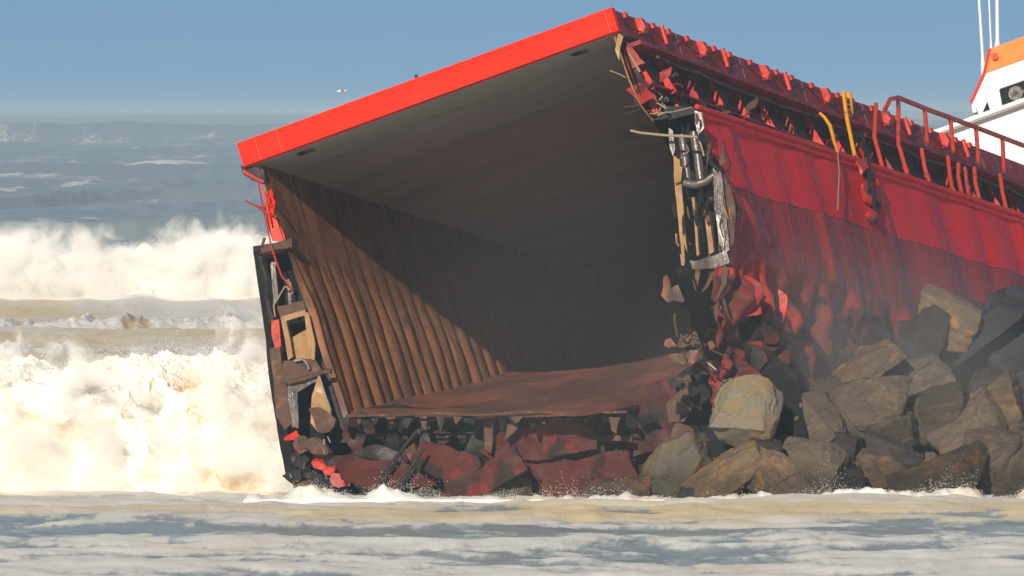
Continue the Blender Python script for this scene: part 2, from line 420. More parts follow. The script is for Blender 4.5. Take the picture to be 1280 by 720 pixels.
# near side: inner wall with a torn leading edge
edge_px = [(768, 46), (776, 70), (786, 100), (800, 131), (816, 152), (834, 182), (844, 220), (850, 262), (855, 300), (856, 330), (846, 352), (862, 392), (880, 440)]
edge = [ax(u, v, BW) for (u, v) in edge_px]
def edge_y(z):
    for a, b in zip(edge, edge[1:]):
        if b.z <= z <= a.z: return a.y + (b.y - a.y) * (a.z - z) / max(1e-6, a.z - b.z)
    return edge[-1].y if z < edge[-1].z else edge[0].y
def nearwall(s, t):
    z = CZ - .02 + (-11.0 - CZ) * t
    y0 = edge_y(z)
    y = y0 + (LEN - y0) * s ** 2.5
    return (BW, y, z)
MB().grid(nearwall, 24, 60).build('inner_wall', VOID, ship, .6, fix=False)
# torn yellow edge trim on the coaming break
MB().tube([e + Vector((.02, -.03, 0)) for e in edge[:5]], [.05, .03, .035, .03, .03], 6).build('torn_edge', TAN, ship, 1)

# ------------------------------------------------------------------ hull side
hull_px = [(871, 136), (886, 170), (893, 190), (906, 214), (916, 245), (921, 275), (917, 318), (905, 345), (915, 380), (900, 420), (930, 450)]
he = [ax(u, v, HX) for (u, v) in hull_px]
def hull_edge_y(z):
    if z >= he[0].z: return he[0].y
    for a, b in zip(he, he[1:]):
        if b.z <= z <= a.z: return a.y + (b.y - a.y) * (a.z - z) / max(1e-6, a.z - b.z)
    return he[-1].y
SEAM = ax(930, 237, HX).z
DK = ax(1270, 268, HX)
def deck_z(y): return DECK + (DK.z - DECK) * (y - 2.4) / (DK.y - 2.4)     # sheer of the gunwale
S2 = ax(1270, 342, HX)
S1 = ax(930, 237, HX)
def seam_z(y): return S1.z + (S2.z - S1.z) * (y - S1.y) / (S2.y - S1.y)
def dents(y, z, t):
    d = .16 * mnoise.noise(Vector((1.3, y * .42, z * .10))) + .05 * mnoise.noise(Vector((5.3, y * 1.1, z * .14)))
    d += -.03 * max(0.0, math.cos(y * 2.2)) ** 6
    return d * t
def hull_band(za, zb, crumple):
    def fn(s, t):
        y = 1.0 + (LEN - 1.0) * s ** 1.7
        z = za(y) + (zb(y) - za(y)) * t
        ye = hull_edge_y(z) + .25 * mnoise.noise(Vector((z * 2.2, 1, 0)))
        if y < ye: y = ye
        dd = min(1, (deck_z(y) - z) / .7)
        x = HX + dents(y, z, dd)
        low = seam_z(y) - z
        if low > 0: x -= .05 * low + .012 * low * low
        if crumple:
            c = float(sstep(2.0, 3.8, np.float64(low))) * float(1 - .6 * sstep(14., 26., np.float64(y)))
            q = Vector((y * .55, z * .45, 2))
            x += c * (1.0 * mnoise.noise(q) + .75 * mnoise.noise(q * 2.1) + .3 * mnoise.noise(q * 5)) - .35 * c - .10 * max(0, low - 3.4)
            z += c * .5 * mnoise.noise(q * 1.4 + Vector((5, 5, 5)))
        return (x, y, z)
    return fn
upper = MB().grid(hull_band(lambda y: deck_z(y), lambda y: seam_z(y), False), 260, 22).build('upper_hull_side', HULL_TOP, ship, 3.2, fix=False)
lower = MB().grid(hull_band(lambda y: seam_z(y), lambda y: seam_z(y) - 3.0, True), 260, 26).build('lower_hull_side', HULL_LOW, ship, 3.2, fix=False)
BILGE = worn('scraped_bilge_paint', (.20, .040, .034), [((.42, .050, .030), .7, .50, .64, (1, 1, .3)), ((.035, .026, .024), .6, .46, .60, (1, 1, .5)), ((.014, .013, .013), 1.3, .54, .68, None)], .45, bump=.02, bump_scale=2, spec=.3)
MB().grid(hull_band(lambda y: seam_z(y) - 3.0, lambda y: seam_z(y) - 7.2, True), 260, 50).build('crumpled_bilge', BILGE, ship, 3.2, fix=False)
tag(lower, 'faded lower hull side, crumpled and torn near the break')
# welded seam along the knuckle and the gunwale bar
def along(zf, y0, y1, n, dx, dz):
    return [(HX + dx, y0 + (y1 - y0) * i / n, zf(y0 + (y1 - y0) * i / n) + dz) for i in range(n + 1)]
MB().tube(along(deck_z, he[0].y, LEN, 60, .02, .03), .085, 8).build('gunwale', HULL_TOP, ship, 1)
MB().tube(along(deck_z, he[0].y, LEN, 60, .05, -.25), .05, 6).build('rubbing_strip', HULL_TOP, ship, 1)
MB().tube([(HX + dents(y_, seam_z(y_), 1) + .0, y_, seam_z(y_)) for y_ in [he[4].y + (LEN - he[4].y) * i / 160 for i in range(161)]], .016, 6).build('hull_seam', SIDE_RED, ship, 1)
# far hull side (outer skin beyond the hold) and the deck strips
def farhull(s, t):
    z = -2.5 - 7.5 * t
    x = -.95 - 1.1 * t - .3 * t * t
    y = 1.6 + .5 * mnoise.noise(Vector((z * 1.2, 8, 0))) + (LEN - 1.6) * s ** 2
    return (x + .12 * mnoise.noise(Vector((y, z, 4))), y, z)
MB().grid(farhull, 30, 24).build('far_hull_side', RED_DARK, ship, 3.2, fix=False)
MB().box((BW + .14, 2.6, DECK - .14), (HX - .1, LEN, DECK - .06)).build('side_deck', DARK, ship)
MB().box((-1.1, 1.4, DECK - .06), (-.13, LEN, DECK)).build('side_deck', DARK, ship)

# ------------------------------------------------------------------ coaming: plate, flange, stays, debris
def coam(s, t):
    z = CZ - .05 + (DECK - CZ) * t
    y0 = edge_y(z) + .05
    y = y0 + (LEN - y0) * s ** 1.8
    return (BW + .12 + .05 * mnoise.noise(Vector((y * .5, z, 3))), y, z)
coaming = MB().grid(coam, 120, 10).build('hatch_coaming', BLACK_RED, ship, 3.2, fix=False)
MB().box((BW + .02, 1.0, -.30), (BW + .62, LEN, -.16)).build('coaming_flange', SIDE_RED, ship)
MB().box((BW + .14, 1.2, -1.62), (BW + .50, LEN, -1.54)).build('coaming_stringer', SIDE_RED, ship)
for i in range(26):
    y = 1.55 + 2.7 * i + R.uniform(-.15, .15)
    w = .22 + R.uniform(-.03, .06); lz = -1.52
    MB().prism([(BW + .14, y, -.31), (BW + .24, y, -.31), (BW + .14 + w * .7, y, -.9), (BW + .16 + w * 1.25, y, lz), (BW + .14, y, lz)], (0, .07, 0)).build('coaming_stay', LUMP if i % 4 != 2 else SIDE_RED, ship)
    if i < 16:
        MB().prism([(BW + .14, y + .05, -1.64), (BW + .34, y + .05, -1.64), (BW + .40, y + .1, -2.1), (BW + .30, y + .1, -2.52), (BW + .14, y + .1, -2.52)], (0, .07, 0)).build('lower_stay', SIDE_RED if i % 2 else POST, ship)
# pipes along the passage
for (x, z, r, m) in ((13.05, -1.95, .10, DARK), (13.3, -2.3, .07, RED_DARK), (13.15, -.62, .06, DARK)):
    pts = [(x + .05 * R.uniform(-1, 1), 2.6 + i * 1.5, z + .06 * R.uniform(-1, 1)) for i in range(50)]
    MB().tube(pts, r, 8).build('deck_pipe', m, ship, 1)
# scrap hanging in the passage
for i in range(40):
    y = 1.8 + 22 * (i / 40.) ** 1.1 + R.uniform(-.3, .3)
    z = R.uniform(-2.5, -1.2); x = R.uniform(BW + .3, HX - .35)
    d = Vector((R.uniform(-.3, .3), R.uniform(-1, 1), R.uniform(-.7, .5)))
    mats = [SIDE_RED, DARK, BROWN, BLACK_RED, DARK, DARK]
    pts = [Vector((x, y, z)) + d * (.2 * j) + Vector((R.uniform(-.1, .1), R.uniform(-.1, .1), R.uniform(-.1, .1))) for j in range(5)]
    if i % 5:
        MB().tube(pts, R.uniform(.015, .045), 6).build('bent_rod', mats[i % 6], ship, 1)
    else:
        s_ = R.uniform(.10, .24)
        MB().obox((x, y, z), (s_, .1, .05), (0, .04, .03), (.05, .05, s_ * .8)).build('scrap_plate', mats[i % 6], ship, wrinkle=(.1, 2.2, 3, i))
# railing posts and rail above the side deck
rail_top = [(1113, 124), (1123, 122), (1160, 137), (1190, 148), (1222, 160), (1256, 173), (1290, 186), (1330, 203)]
rp = [ax(u, v, HX - .12) for (u, v) in rail_top]
last = rp[-1]; dr = (rp[-1] - rp[2]) / max(.1, (rp[-1].y - rp[2].y))
MB().tube([ax(1106, 137, HX - .5)] + rp + [last + dr * 14, last + dr * 28], .085, 8).build('top_rail', RED_DARK, ship, 1)
post_px = [((1095, 130), (1093, 172), (1104, 212)), ((1123, 126), (1123, 180), (1134, 218)), ((1156, 136), (1159, 178), None), ((1152, 186), (1156, 210), (1162, 228)), ((1188, 148), (1192, 190), None), ((1185, 196), (1187, 216), (1190, 235)), ((1198, 205), (1198, 222), (1202, 240)), ((1206, 210), (1208, 228), (1211, 243)), ((1218, 210), (1219, 228), (1224, 248)), ((1220, 160), (1223, 203), None), ((1253, 172), (1255, 214), None), ((1250, 218), (1253, 240), (1258, 262)), ((1290, 186), (1292, 225), (1296, 278))]
for (a, b_, c) in post_px:
    pts = [ax(*a, HX - .12), ax(*b_, HX - .14)] + ([ax(*c, HX - .05)] if c else [])
    MB().tube(pts, [.075] * len(pts), 8).build('rail_post', POST, ship, 1)
for k in range(1, 12):
    y = last.y + k * 2.8
    MB().tube([(HX - .12, y, last.z + dr.z * (y - last.y)), (HX - .1, y, deck_z(y))], .09, 6).build('rail_post', POST, ship, 1)
# yellow ladder stub, bent yellow pipe, trailing line, hanging chain of scrap
yl = MB()
yl.tube([ax(1054, 115, HX - .2), ax(1059, 150, HX - .15), ax(1068, 193, HX + .05)], .07, 8)
yl = yl.build('ladder_rail', YELLOW, ship, 1)
MB().tube([ax(1061, 118, HX - .3), ax(1063, 142, HX - .3)], .11, 8).build('ladder_rail', YELLOW, ship, 1)
for j in range(4): MB().tube([ax(1055 + j * 1.5, 122 + j * 7, HX - .2), ax(1062 + j * .6, 124 + j * 7, HX - .28)], .04, 6).build('ladder_rung', YELLOW, ship, 1)
MB().tube([ax(1024, 141, HX - .5), ax(1031, 147, HX - .4), ax(1038, 158, HX - .2), ax(1043, 178, HX - .05), ax(1047, 190, HX + .12)], [.05, .06, .07, .06, .05], 8).build('bent_pipe', YELLOW, ship, 1)
MB().tube([ax(1047, 190, HX + .13), ax(1049, 215, HX + .22), ax(1048, 240, HX + .24), ax(1047, 262, HX + .24)], .022, 6).build('trailing_line', ROPE, ship, 1)
for j in range(22):
    v = 168 + 112 * (j / 22.) + R.uniform(-5, 5); u = 1076 + (v - 168) * .165 + R.uniform(-7, 7)
    c = ax(u, v, HX + .16 if v > 205 else HX - .2)
    s_ = R.uniform(.06, .20) * (1.2 if j % 4 == 0 else 1)
    MB().obox(c, (s_ * .3, s_ * R.uniform(.6, 2.0), R.uniform(-.1, .1)), (0.02, R.uniform(-.15, .1), s_ * R.uniform(.4, 1.1)), (.05, 0, .03)).build('hanging_scrap', [DARK, RED_DARK, DARK, BROWN, DARK, RED, RED_DARK][j % 7], ship, wrinkle=(.14, 2.4, 3, j))
MB().tube([ax(1078, 170, HX - .1), ax(1084, 200, HX + .2), ax(1090, 235, HX + .26), ax(1096, 278, HX + .26)], [.06, .09, .1, .05], 7).build('hanging_cable', DARK, ship, 1)

# ------------------------------------------------------------------ plates drawn on cross-section planes
cnt = [0]
def plate(name, poly, y, th, m, wr=.04, parent=ship, freq=.9, cuts=4):
    cnt[0] += 1
    pts = [ay(p[0], p[1], y + (p[2] if len(p) > 2 else 0)) for p in poly]
    return MB().prism(pts, (0, th, 0)).build(name, m, parent, wrinkle=(wr, freq, cuts, cnt[0]))
def rod(name, pts, y, r, m, n=7, parent=ship):
    q = [ay(p[0], p[1], y + (p[2] if len(p) > 2 else 0)) for p in pts]
    return MB().tube(q, r, n).build(name, m, parent, 1)
# near side wing tank cross-section
plate('web_frame', [(838, 140), (872, 138), (900, 200), (922, 260), (918, 330), (856, 335), (850, 240)], 3.4, .05, VOID, .05)  # near-black sheet, the wing tank's inner shade put into its colour
plate('deck_plate', [(800, 128), (868, 135), (872, 141), (838, 149), (812, 150)], 1.9, .4, DARK, .05)
plate('shell_edge', [(868, 138), (877, 141), (880, 160), (873, 168), (869, 155)], 1.5, .05, BRIGHT, .02)
plate('torn_flange', [(836, 160), (841, 163), (844, 186), (841, 195), (837, 182)], 1.3, .04, BRIGHT, .02)
plate('edge_stiffener', [(841, 194), (849, 200), (853, 245), (857, 300), (860, 332), (853, 332), (848, 280), (843, 230)], 1.2, .10, TAN, .04)
plate('edge_gusset', [(842, 203), (853, 208), (852, 226), (844, 230)], 1.0, .05, TAN, .05)
rod('stiffener_pipe', [(852, 168), (856, 196), (860, 226)], 2.2, .14, GREYS, 10)
rod('stiffener_pipe', [(867, 165), (872, 195), (876, 226)], 2.2, .15, GREYS, 10)
plate('longitudinal', [(865, 247), (868, 246), (874, 318), (871, 320)], 2.0, .2, TAN, .02)
plate('longitudinal', [(880, 264), (886, 263), (892, 315), (886, 318)], 2.0, .2, TAN, .02)
rod('torn_ring', [(845, 224), (856, 229), (870, 231), (884, 226), (894, 217)], 1.4, [.12, .14, .15, .14, .1], GREYS)
plate('outer_frame', [(892, 205), (902, 215), (908, 262), (911, 312), (903, 318), (898, 290), (893, 250)], 1.3, .14, GREYS, .05)
plate('bright_edge', [(895, 268), (901, 270), (906, 296), (905, 312), (899, 305)], 1.15, .06, BRIGHT, .02)
plate('bent_shell', [(904, 215), (912, 232), (921, 268), (917, 305), (911, 310), (909, 262)], 1.5, .08, BROWN, .06)
plate('torn_bracket', [(851, 318), (866, 326), (890, 322), (906, 316), (912, 330), (893, 336), (870, 336), (853, 330)], 1.2, .3, GREYS, .09)
plate('hanging_strip', [(870, 336), (876, 338), (872, 360), (866, 380), (861, 380), (867, 356)], 1.2, .06, BROWN, .05)
plate('hanging_strip', [(888, 338), (893, 339), (884, 358), (876, 366)], 1.5, .06, BROWN, .05)
plate('hanging_strip', [(905, 330), (911, 335), (908, 356), (895, 375), (889, 376), (897, 356)], 1.3, .07, BROWN, .06)
plate('curled_plate', [(825, 346), (833, 344), (838, 360), (850, 354), (866, 350), (868, 362), (855, 375), (836, 377), (826, 368)], .8, .06, RUST, .16, freq=1.4)
plate('torn_shell', [(890, 345), (925, 338), (950, 352), (958, 390), (930, 405), (905, 400), (885, 380)], 3.2, .08, HULL_LOW, .28)
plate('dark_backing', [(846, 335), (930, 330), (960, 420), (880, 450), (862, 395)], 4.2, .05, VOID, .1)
rod('torn_rod', [(788, 163), (800, 166), (830, 169), (872, 171)], .7, .045, ROPE)
rod('torn_rod', [(870, 171), (876, 180), (880, 195)], 1.0, .035, ROPE)
rod('wire', [(812, 142), (840, 140), (865, 134)], 1.0, .02, ROPE, 5)
rod('wire', [(762, 88), (775, 93), (782, 97)], .8, .02, ROPE, 5)
rod('broken_pipe', [(786, 66), (800, 90)], .9, .05, TAN)
for (a, b_, m) in (((771, 62), (784, 90), SIDE_RED), ((779, 92), (792, 118), BLACK_RED), ((784, 112), (800, 130), SIDE_RED)):
    plate('torn_plate', [a, (a[0] + 14, a[1] - 8), (b_[0] + 22, b_[1] - 10), b_], .9, .05, m, .12, freq=1.4)
plate('torn_plate', [(772, 40), (779, 44), (776, 58), (774, 75), (769, 62)], .25, .04, TAN, .06)
for j in range(14):
    u = 790 + R.uniform(0, 60); v = 95 + R.uniform(0, 40)
    rod('twisted_wire', [(u, v), (u + R.uniform(-8, 8), v + R.uniform(4, 10)), (u + R.uniform(-14, 14), v + R.uniform(8, 16))], 1.3 + R.uniform(-.4, .6), R.uniform(.015, .035), [ROPE, BROWN, DARK, RED][j % 4], 5)

for j in range(46):
    t_ = R.random(); u = 846 + 44 * t_ + R.uniform(-10, 26); v = 142 + 250 * R.random()
    if j % 3 == 0:
        rod('twisted_wire', [(u, v), (u + R.uniform(-5, 5), v + R.uniform(6, 16)), (u + R.uniform(-9, 9), v + R.uniform(14, 34))], 1.2 + R.uniform(-.5, .8), R.uniform(.015, .05), [BROWN, GREYS, DARK, TAN][j % 4], 5)
    else:
        s_ = R.uniform(3, 8)
        pl = [(u + s_ * R.uniform(.3, .7) * math.cos(a), v + s_ * R.uniform(.8, 2.6) * math.sin(a)) for a in (0.2, 1.2, 2.1, 3.2, 4.1, 5.2)]
        plate('torn_shard', pl, R.uniform(.9, 2.6), .05, [DARK, BROWN, VOID, DARK, VOID, BROWN][j % 6], .12, freq=1.4, cuts=2)
# far side wing tank cross-section (left edge of the hold)
plate('web_backing', [(316, 308), (366, 300), (400, 420), (440, 522), (400, 600), (358, 600), (340, 500), (326, 380)], 2.2, .06, VOID, .05)
plate('coaming_end', [(300, 207), (330, 213), (331, 226), (316, 226), (303, 218)], .25, .3, DARK, .05)
rod('torn_rail', [(304, 214), (318, 222), (330, 228)], .2, .08, RED_DARK)
plate('coaming_bracket', [(331, 258), (340, 262), (357, 296), (357, 301), (341, 301), (334, 280)], .6, .06, RED_BRIGHT, .03)
for k, pts in enumerate((((322, 224), (326, 245), (331, 270), (340, 312), (352, 345), (366, 362)), ((326, 226), (333, 250), (338, 280)), ((307, 251), (322, 259), (334, 268)), ((320, 257), (334, 262), (346, 272)), ((331, 240), (336, 252), (334, 270)), ((337, 243), (343, 252), (341, 268)), ((330, 262), (342, 258), (353, 262)), ((343, 256), (350, 262), (357, 268)))):
    rod('bent_rail', pts, .2 + .05 * k, .035 if k else .03, [RED_DARK, RED_BRIGHT, RED_DARK, RED_DARK, RED_BRIGHT, RED, DARK, DARK][k], 6)
plate('torn_plate', [(331, 243), (338, 238), (344, 262), (338, 272), (332, 260)], .5, .05, RED, .12, freq=1.8)
plate('deck_edge', [(318, 314), (322, 308), (345, 304), (364, 298), (365, 310), (345, 313), (324, 318)], .3, .6, BROWN, .06)
rod('deck_lug', [(318, 313), (325, 311)], .3, .12, DARK)
rod('bent_rail', [(327, 309), (331, 297)], .3, .05, BROWN)
plate('outer_shell', [(321, 316), (327, 318), (332, 345), (334, 370), (343, 400), (338, 404), (331, 372), (328, 340)], .5, .08, DARK, .05)
plate('tank_stiffener', [(338, 325), (344, 325), (348, 375), (342, 380)], 1.2, .1, GREYS, .03)
plate('tank_stiffener', [(358, 350), (361, 349), (366, 384), (362, 386)], 1.0, .1, GREYS, .03)
rod('wire', [(366, 362), (356, 358), (348, 372), (342, 382), (344, 396)], .6, .03, ROPE, 5)
rod('wire', [(362, 352), (366, 365), (360, 372)], .6, .03, ROPE, 5)
# web frame round the lightening hole, lit tan
f1 = plate('web_plate', [(346, 384), (378, 376), (382, 388), (350, 397)], .55, .07, BROWN, .03)
plate('hole_rim', [(351, 396), (382, 387), (384, 393), (358, 401)], .45, .10, TAN, .02)
plate('hole_rim', [(351, 397), (358, 401), (366, 446), (360, 450)], .45, .10, TAN, .02)
plate('hole_rim', [(380, 391), (385, 390), (394, 430), (393, 450), (387, 448)], .45, .10, TAN, .02)
plate('bent_web', [(366, 421), (384, 411), (392, 446), (374, 452), (368, 446)], .9, .05, TAN, .06)
plate('outer_shell', [(339, 400), (348, 398), (352, 432), (345, 435), (340, 420)], .5, .08, POST, .06)
plate('outer_shell', [(338, 436), (350, 430), (356, 470), (364, 530), (356, 538), (345, 520)], .5, .10, BROWN, .05)
plate('web_plate', [(356, 452), (392, 448), (402, 462), (400, 472), (362, 482), (354, 470)], .5, .06, BROWN, .07)
rod('bright_tear', [(368, 451), (379, 449), (385, 456), (387, 462)], .35, .05, BRIGHT, 6)
rod('web_fold', [(362, 478), (380, 474), (404, 465), (414, 464)], .4, .08, BROWN)
plate('web_plate', [(358, 484), (398, 468), (400, 474), (372, 490), (372, 536), (364, 534)], .55, .06, GREYS, .04)
plate('bent_web', [(398, 470), (408, 500), (416, 520), (412, 535), (398, 540), (386, 528), (388, 505)], .35, .08, TAN, .10, freq=1.4)
rod('bright_tear', [(399, 470), (408, 498), (414, 514)], .3, .03, BRIGHT, 6)
plate('bent_web', [(386, 512), (400, 508), (420, 524), (412, 540), (396, 540)], .2, .10, BROWN, .12, freq=1.5)
for j, (u, v, m, s_) in enumerate(((364, 546, LUMP, 9), (378, 556, BROWN, 12), (396, 560, BROWN, 13), (372, 572, DARK, 13), (396, 580, LUMP, 9), (411, 590, POST, 7), (385, 600, DARK, 15), (368, 596, DARK, 12), (404, 607, DARK, 16), (420, 578, DARK, 12), (380, 612, BROWN, 14), (425, 600, RED_DARK, 14))):
    pl = [(u + s_ * 1.3 * math.cos(a) * R.uniform(.6, 1.1), v + s_ * math.sin(a) * R.uniform(.6, 1.1)) for a in (0.2, 1.2, 2.1, 3.2, 4.1, 5.2)]
    plate('crumpled_scrap', pl, .1 - .2 * (j % 3), .25, m, .16, freq=1.7)
for j in range(9):
    u = 362 + R.uniform(0, 60); v = 530 + R.uniform(0, 75)
    rod('bright_tear', [(u, v), (u + R.uniform(-2, 4), v + R.uniform(3, 9))], -.3, R.uniform(.02, .05), [BRIGHT, BROWN, BRIGHT][j % 3], 5)

# double bottom under the floor: near-black sheet painting the cavity's shade, frames, crumpled red plating
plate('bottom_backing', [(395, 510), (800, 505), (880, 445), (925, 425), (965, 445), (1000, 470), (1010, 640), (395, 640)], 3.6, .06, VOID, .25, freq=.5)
plate('bottom_frame', [(606, 518), (622, 517), (617, 540), (614, 566), (606, 560)], .3, .05, BROWN, .06)
plate('bottom_frame', [(632, 521), (648, 520), (645, 538), (630, 552)], .2, .05, BROWN, .07)
plate('bottom_frame', [(488, 520), (497, 519), (492, 560), (484, 566)], 1.2, .05, DARK, .05)
plate('bottom_frame', [(527, 519), (538, 519), (537, 560), (524, 562)], 1.2, .05, DARK, .05)
plate('bottom_frame', [(692, 517), (703, 516), (706, 560), (695, 568)], 1.0, .05, DARK, .05)
plate('bottom_frame', [(745, 517), (755, 517), (757, 600), (748, 602)], 1.4, .05, DARK, .05)
plate('bottom_stringer', [(420, 545), (600, 540), (600, 546), (420, 552)], 1.4, .1, DARK, .07)
plate('bottom_stringer', [(600, 540), (790, 545), (790, 552), (600, 548)], 1.3, .1, BROWN, .08)
for j in range(46):
    u = R.uniform(430, 800); v = 530 + 80 * R.random() ** 1.2; s_ = R.uniform(9, 24)
    lean_ = R.uniform(-.5, .5)
    pl = [(u + s_ * R.uniform(.35, .8) * math.cos(a) + lean_ * s_ * math.sin(a), v + s_ * R.uniform(.8, 1.7) * math.sin(a)) for a in (0.2, 1.2, 2.1, 3.2, 4.1, 5.2)]
    plate('torn_bottom_plate', pl, R.uniform(.9, 2.6), .04, [DARK, VOID, BLACK_RED, VOID, BROWN, VOID, BLACK_RED][j % 7], .22, freq=.9, cuts=4)
for j in range(26):
    u = 432 + 355 * j / 26. + R.uniform(-5, 5); l = R.uniform(5, 22)
    plate('torn_floor_edge', [(u - R.uniform(4, 9), 521), (u + R.uniform(4, 9), 520), (u + R.uniform(-3, 5), 521 + l), (u - R.uniform(1, 5), 521 + l * .8)], -.35 + R.uniform(-.1, .5), .05, [DARK, BROWN, VOID][j % 3], .08, freq=1.6, cuts=2)
red_b = worn('bottom_red_plating', (.085, .020, .015), [((.22, .030, .020), .9, .52, .66, None), ((.030, .017, .014), 1.2, .48, .62, None)], .6, bump=.05, bump_scale=3, spec=.15)
plate('bottom_plate', [(415, 585), (440, 572), (470, 576), (505, 580), (540, 600), (545, 606), (505, 612), (460, 612), (425, 605)], -1.0, .15, red_b, .22, freq=.7)
plate('bottom_plate', [(505, 575), (530, 556), (560, 556), (600, 570), (607, 588), (575, 600), (540, 598)], -.7, .15, red_b, .26, freq=.8)
plate('bottom_plate', [(555, 600), (600, 588), (640, 560), (655, 590), (620, 608), (575, 632), (558, 630)], -1.2, .15, red_b, .25, freq=.7)
plate('bottom_plate', [(600, 560), (640, 530), (690, 528), (745, 540), (745, 565), (690, 575), (640, 585), (612, 582)], .7, .1, red_b, .28, freq=.8)
plate('bottom_plate', [(640, 585), (700, 575), (790, 560), (800, 600), (780, 622), (650, 625)], .9, .1, red_b, .34, freq=.6)
plate('bottom_plate', [(788, 515), (812, 485), (840, 472), (850, 500), (852, 560), (840, 600), (800, 610)], 2.8, .1, BLACK_RED, .2, freq=.6)
plate('bottom_plate', [(440, 565), (470, 556), (500, 560), (505, 575), (470, 578)], -.2, .1, DARK, .2)
rod('hanging_hose', [(520, 540), (500, 565), (478, 600), (468, 622)], -1.3, .06, DARK)
rod('hanging_hose', [(530, 560), (510, 590), (497, 622)], -1.35, .06, DARK)
rod('torn_edge', [(432, 520), (480, 519), (540, 517), (600, 519), (660, 515), (720, 516), (784, 515)], -.4, .05, BROWN, 6)
for j, (u, v) in enumerate(((838, 432), (850, 428), (862, 436), (872, 424), (884, 432), (868, 446), (850, 448), (846, 478), (856, 480))):
    pl = [(u + 11 * math.cos(a) * R.uniform(.5, 1.2), v + 8 * math.sin(a) * R.uniform(.5, 1.2)) for a in (0.2, 1.2, 2.1, 3.2, 4.1, 5.2)]
    plate('crumpled_scrap', pl, .2 + .2 * (j % 3), .05, [FLOOR, BROWN, DARK, BROWN, FLOOR][j % 5], .22, freq=1.3)
for j in range(12):
    u = 826 + R.uniform(0, 70); v = 412 + R.uniform(0, 60)
    rod('twisted_wire', [(u, v), (u + R.uniform(-6, 10), v + R.uniform(-8, 6)), (u + R.uniform(0, 18), v + R.uniform(-6, 12))], -.1, R.uniform(.02, .05), [BROWN, GREYS, DARK][j % 3], 5)
for j in range(26):
    u = R.uniform(782, 905); v = R.uniform(452, 612); s_ = R.uniform(10, 24)
    if j % 3 == 0: u = R.uniform(890, 985); v = R.uniform(395, 470)
    if v < 515 - (u - 785) * .9: continue
    pl = [(u + s_ * R.uniform(.4, 1.2) * math.cos(a), v + s_ * R.uniform(.4, 1.3) * math.sin(a)) for a in (0.2, 1.2, 2.1, 3.2, 4.1, 5.2)]
    plate('torn_bottom_plate', pl, R.uniform(1.4, 2.6) + (1.6 if j % 3 == 0 else 0), .04, [BLACK_RED, VOID, BLACK_RED, BLACK_RED, BROWN, VOID][j % 6], .14, freq=.7, cuts=4)
# torn red flaps low on the near hull
for j, (poly, y, m) in enumerate((
    ([(944, 350), (951, 352), (955, 370), (950, 382), (945, 370)], 2.6, SIDE_RED), ([(977, 362), (986, 368), (984, 385), (979, 400), (976, 385)], 3.8, POST))):
    plate('torn_flap', poly, y, .05, m, .16, freq=1.1)

# ------------------------------------------------------------------ wheelhouse far along the ship
wh = bpy.data.objects.new('wheelhouse', None); link(wh, ship)
WY = 75.0
A = ay(1222, 152, WY); zb = A.z - .15
q0, q1, q2, q3 = ay(1222, 153, WY), ay(1214, 129, WY), ay(1231, 92, WY), ay(1238, 61, WY)
mid = 8.9
def mir(p): return Vector((2 * mid - p.x, p.y, p.z))
zt = q3.z
MB().prism([q0, q1, q2, mir(q2), mir(q1), mir(q0)], (0, 7, 0)).build('cabin', WHITE, wh)
f_ = Vector((0, -.06, 0))
MB().prism([q2 + f_ + Vector((-.02, 0, 0)), q3 + f_, mir(q3) + f_, mir(q2) + f_ + Vector((.02, 0, 0))], (0, 7.1, 0)).build('roof_band', ORANGE, wh)
MB().tube([q1 + f_ * 1.5, q2 + f_ * 2, q3 + f_ * 2], .05, 6).build('roof_edge', RED_BRIGHT, wh, 1)
c = ay(1244, 71, WY - .1); MB().tube([c, c + Vector((0, -.12, 0))], .13, 12).build('lamp', RED_BRIGHT, wh, .6)
win = MB().prism([ay(u, v, WY - .02) for (u, v) in ((1250, 112), (1296, 96), (1299, 121), (1254, 134))], (0, .2, 0)).build('window', GLASS, wh)
wp = [ay(u, v, WY - .06) for (u, v) in ((1250, 112), (1296, 96), (1299, 121), (1254, 134))]
for a_, b_ in zip(wp, wp[1:] + wp[:1]): MB().tube([a_, b_], .035, 6).build('window_frame', SEAL, win, 1)
c = ay(1270, 117, WY - .05); MB().tube([c, c + Vector((0, -.05, 0))], .27, 24).build('wiper_disc', GREYS, win, .6)
MB().tube([c + Vector((0, -.05, 0)), c + Vector((0, -.11, 0))], .075, 14).build('disc_hub', SEAL, win, .6)
MB().prism([ay(u, v, WY - .04) for (u, v) in ((1225, 148), (1240, 145), (1234, 127))], (0, .3, 0)).build('side_window', GLASS, wh)
c = ay(1219, 149, WY - .2); MB().obox(c, (.16, 0, 0), (0, .15, 0), (0, 0, .10)).build('deck_lamp', SEAL, wh)
c = ay(1219, 141, WY - .2); MB().tube([c, c + Vector((0, 0, .22))], .09, 8).build('deck_lamp', WHITE, wh, 1)
for (u0, v0, u1, v1, r) in ((1229, 82, 1222, -30, .06), (1239, 62, 1235, -30, .035), (1247, 58, 1246, -40, .075)):
    a = ay(u0, v0, WY + 0.50); b_ = ay(u1, v1, WY + 0.50)
    MB().tube([a + (a - b_) * .15, a, a + (b_ - a) * .1, b_], [r * 1.6, r * 1.6, r, r * .8], 8).build('antenna', WHITE, wh, 1)
MB().box((3.2, WY - 1.40, zb - 6), (14.6, WY + 7, zb - .02)).build('deckhouse', WHITE, wh)
MB().box((3.0, WY - 2.00, zb - .14), (14.8, WY + 7.5, zb + .0)).build('bridge_deck', WHITE, wh)

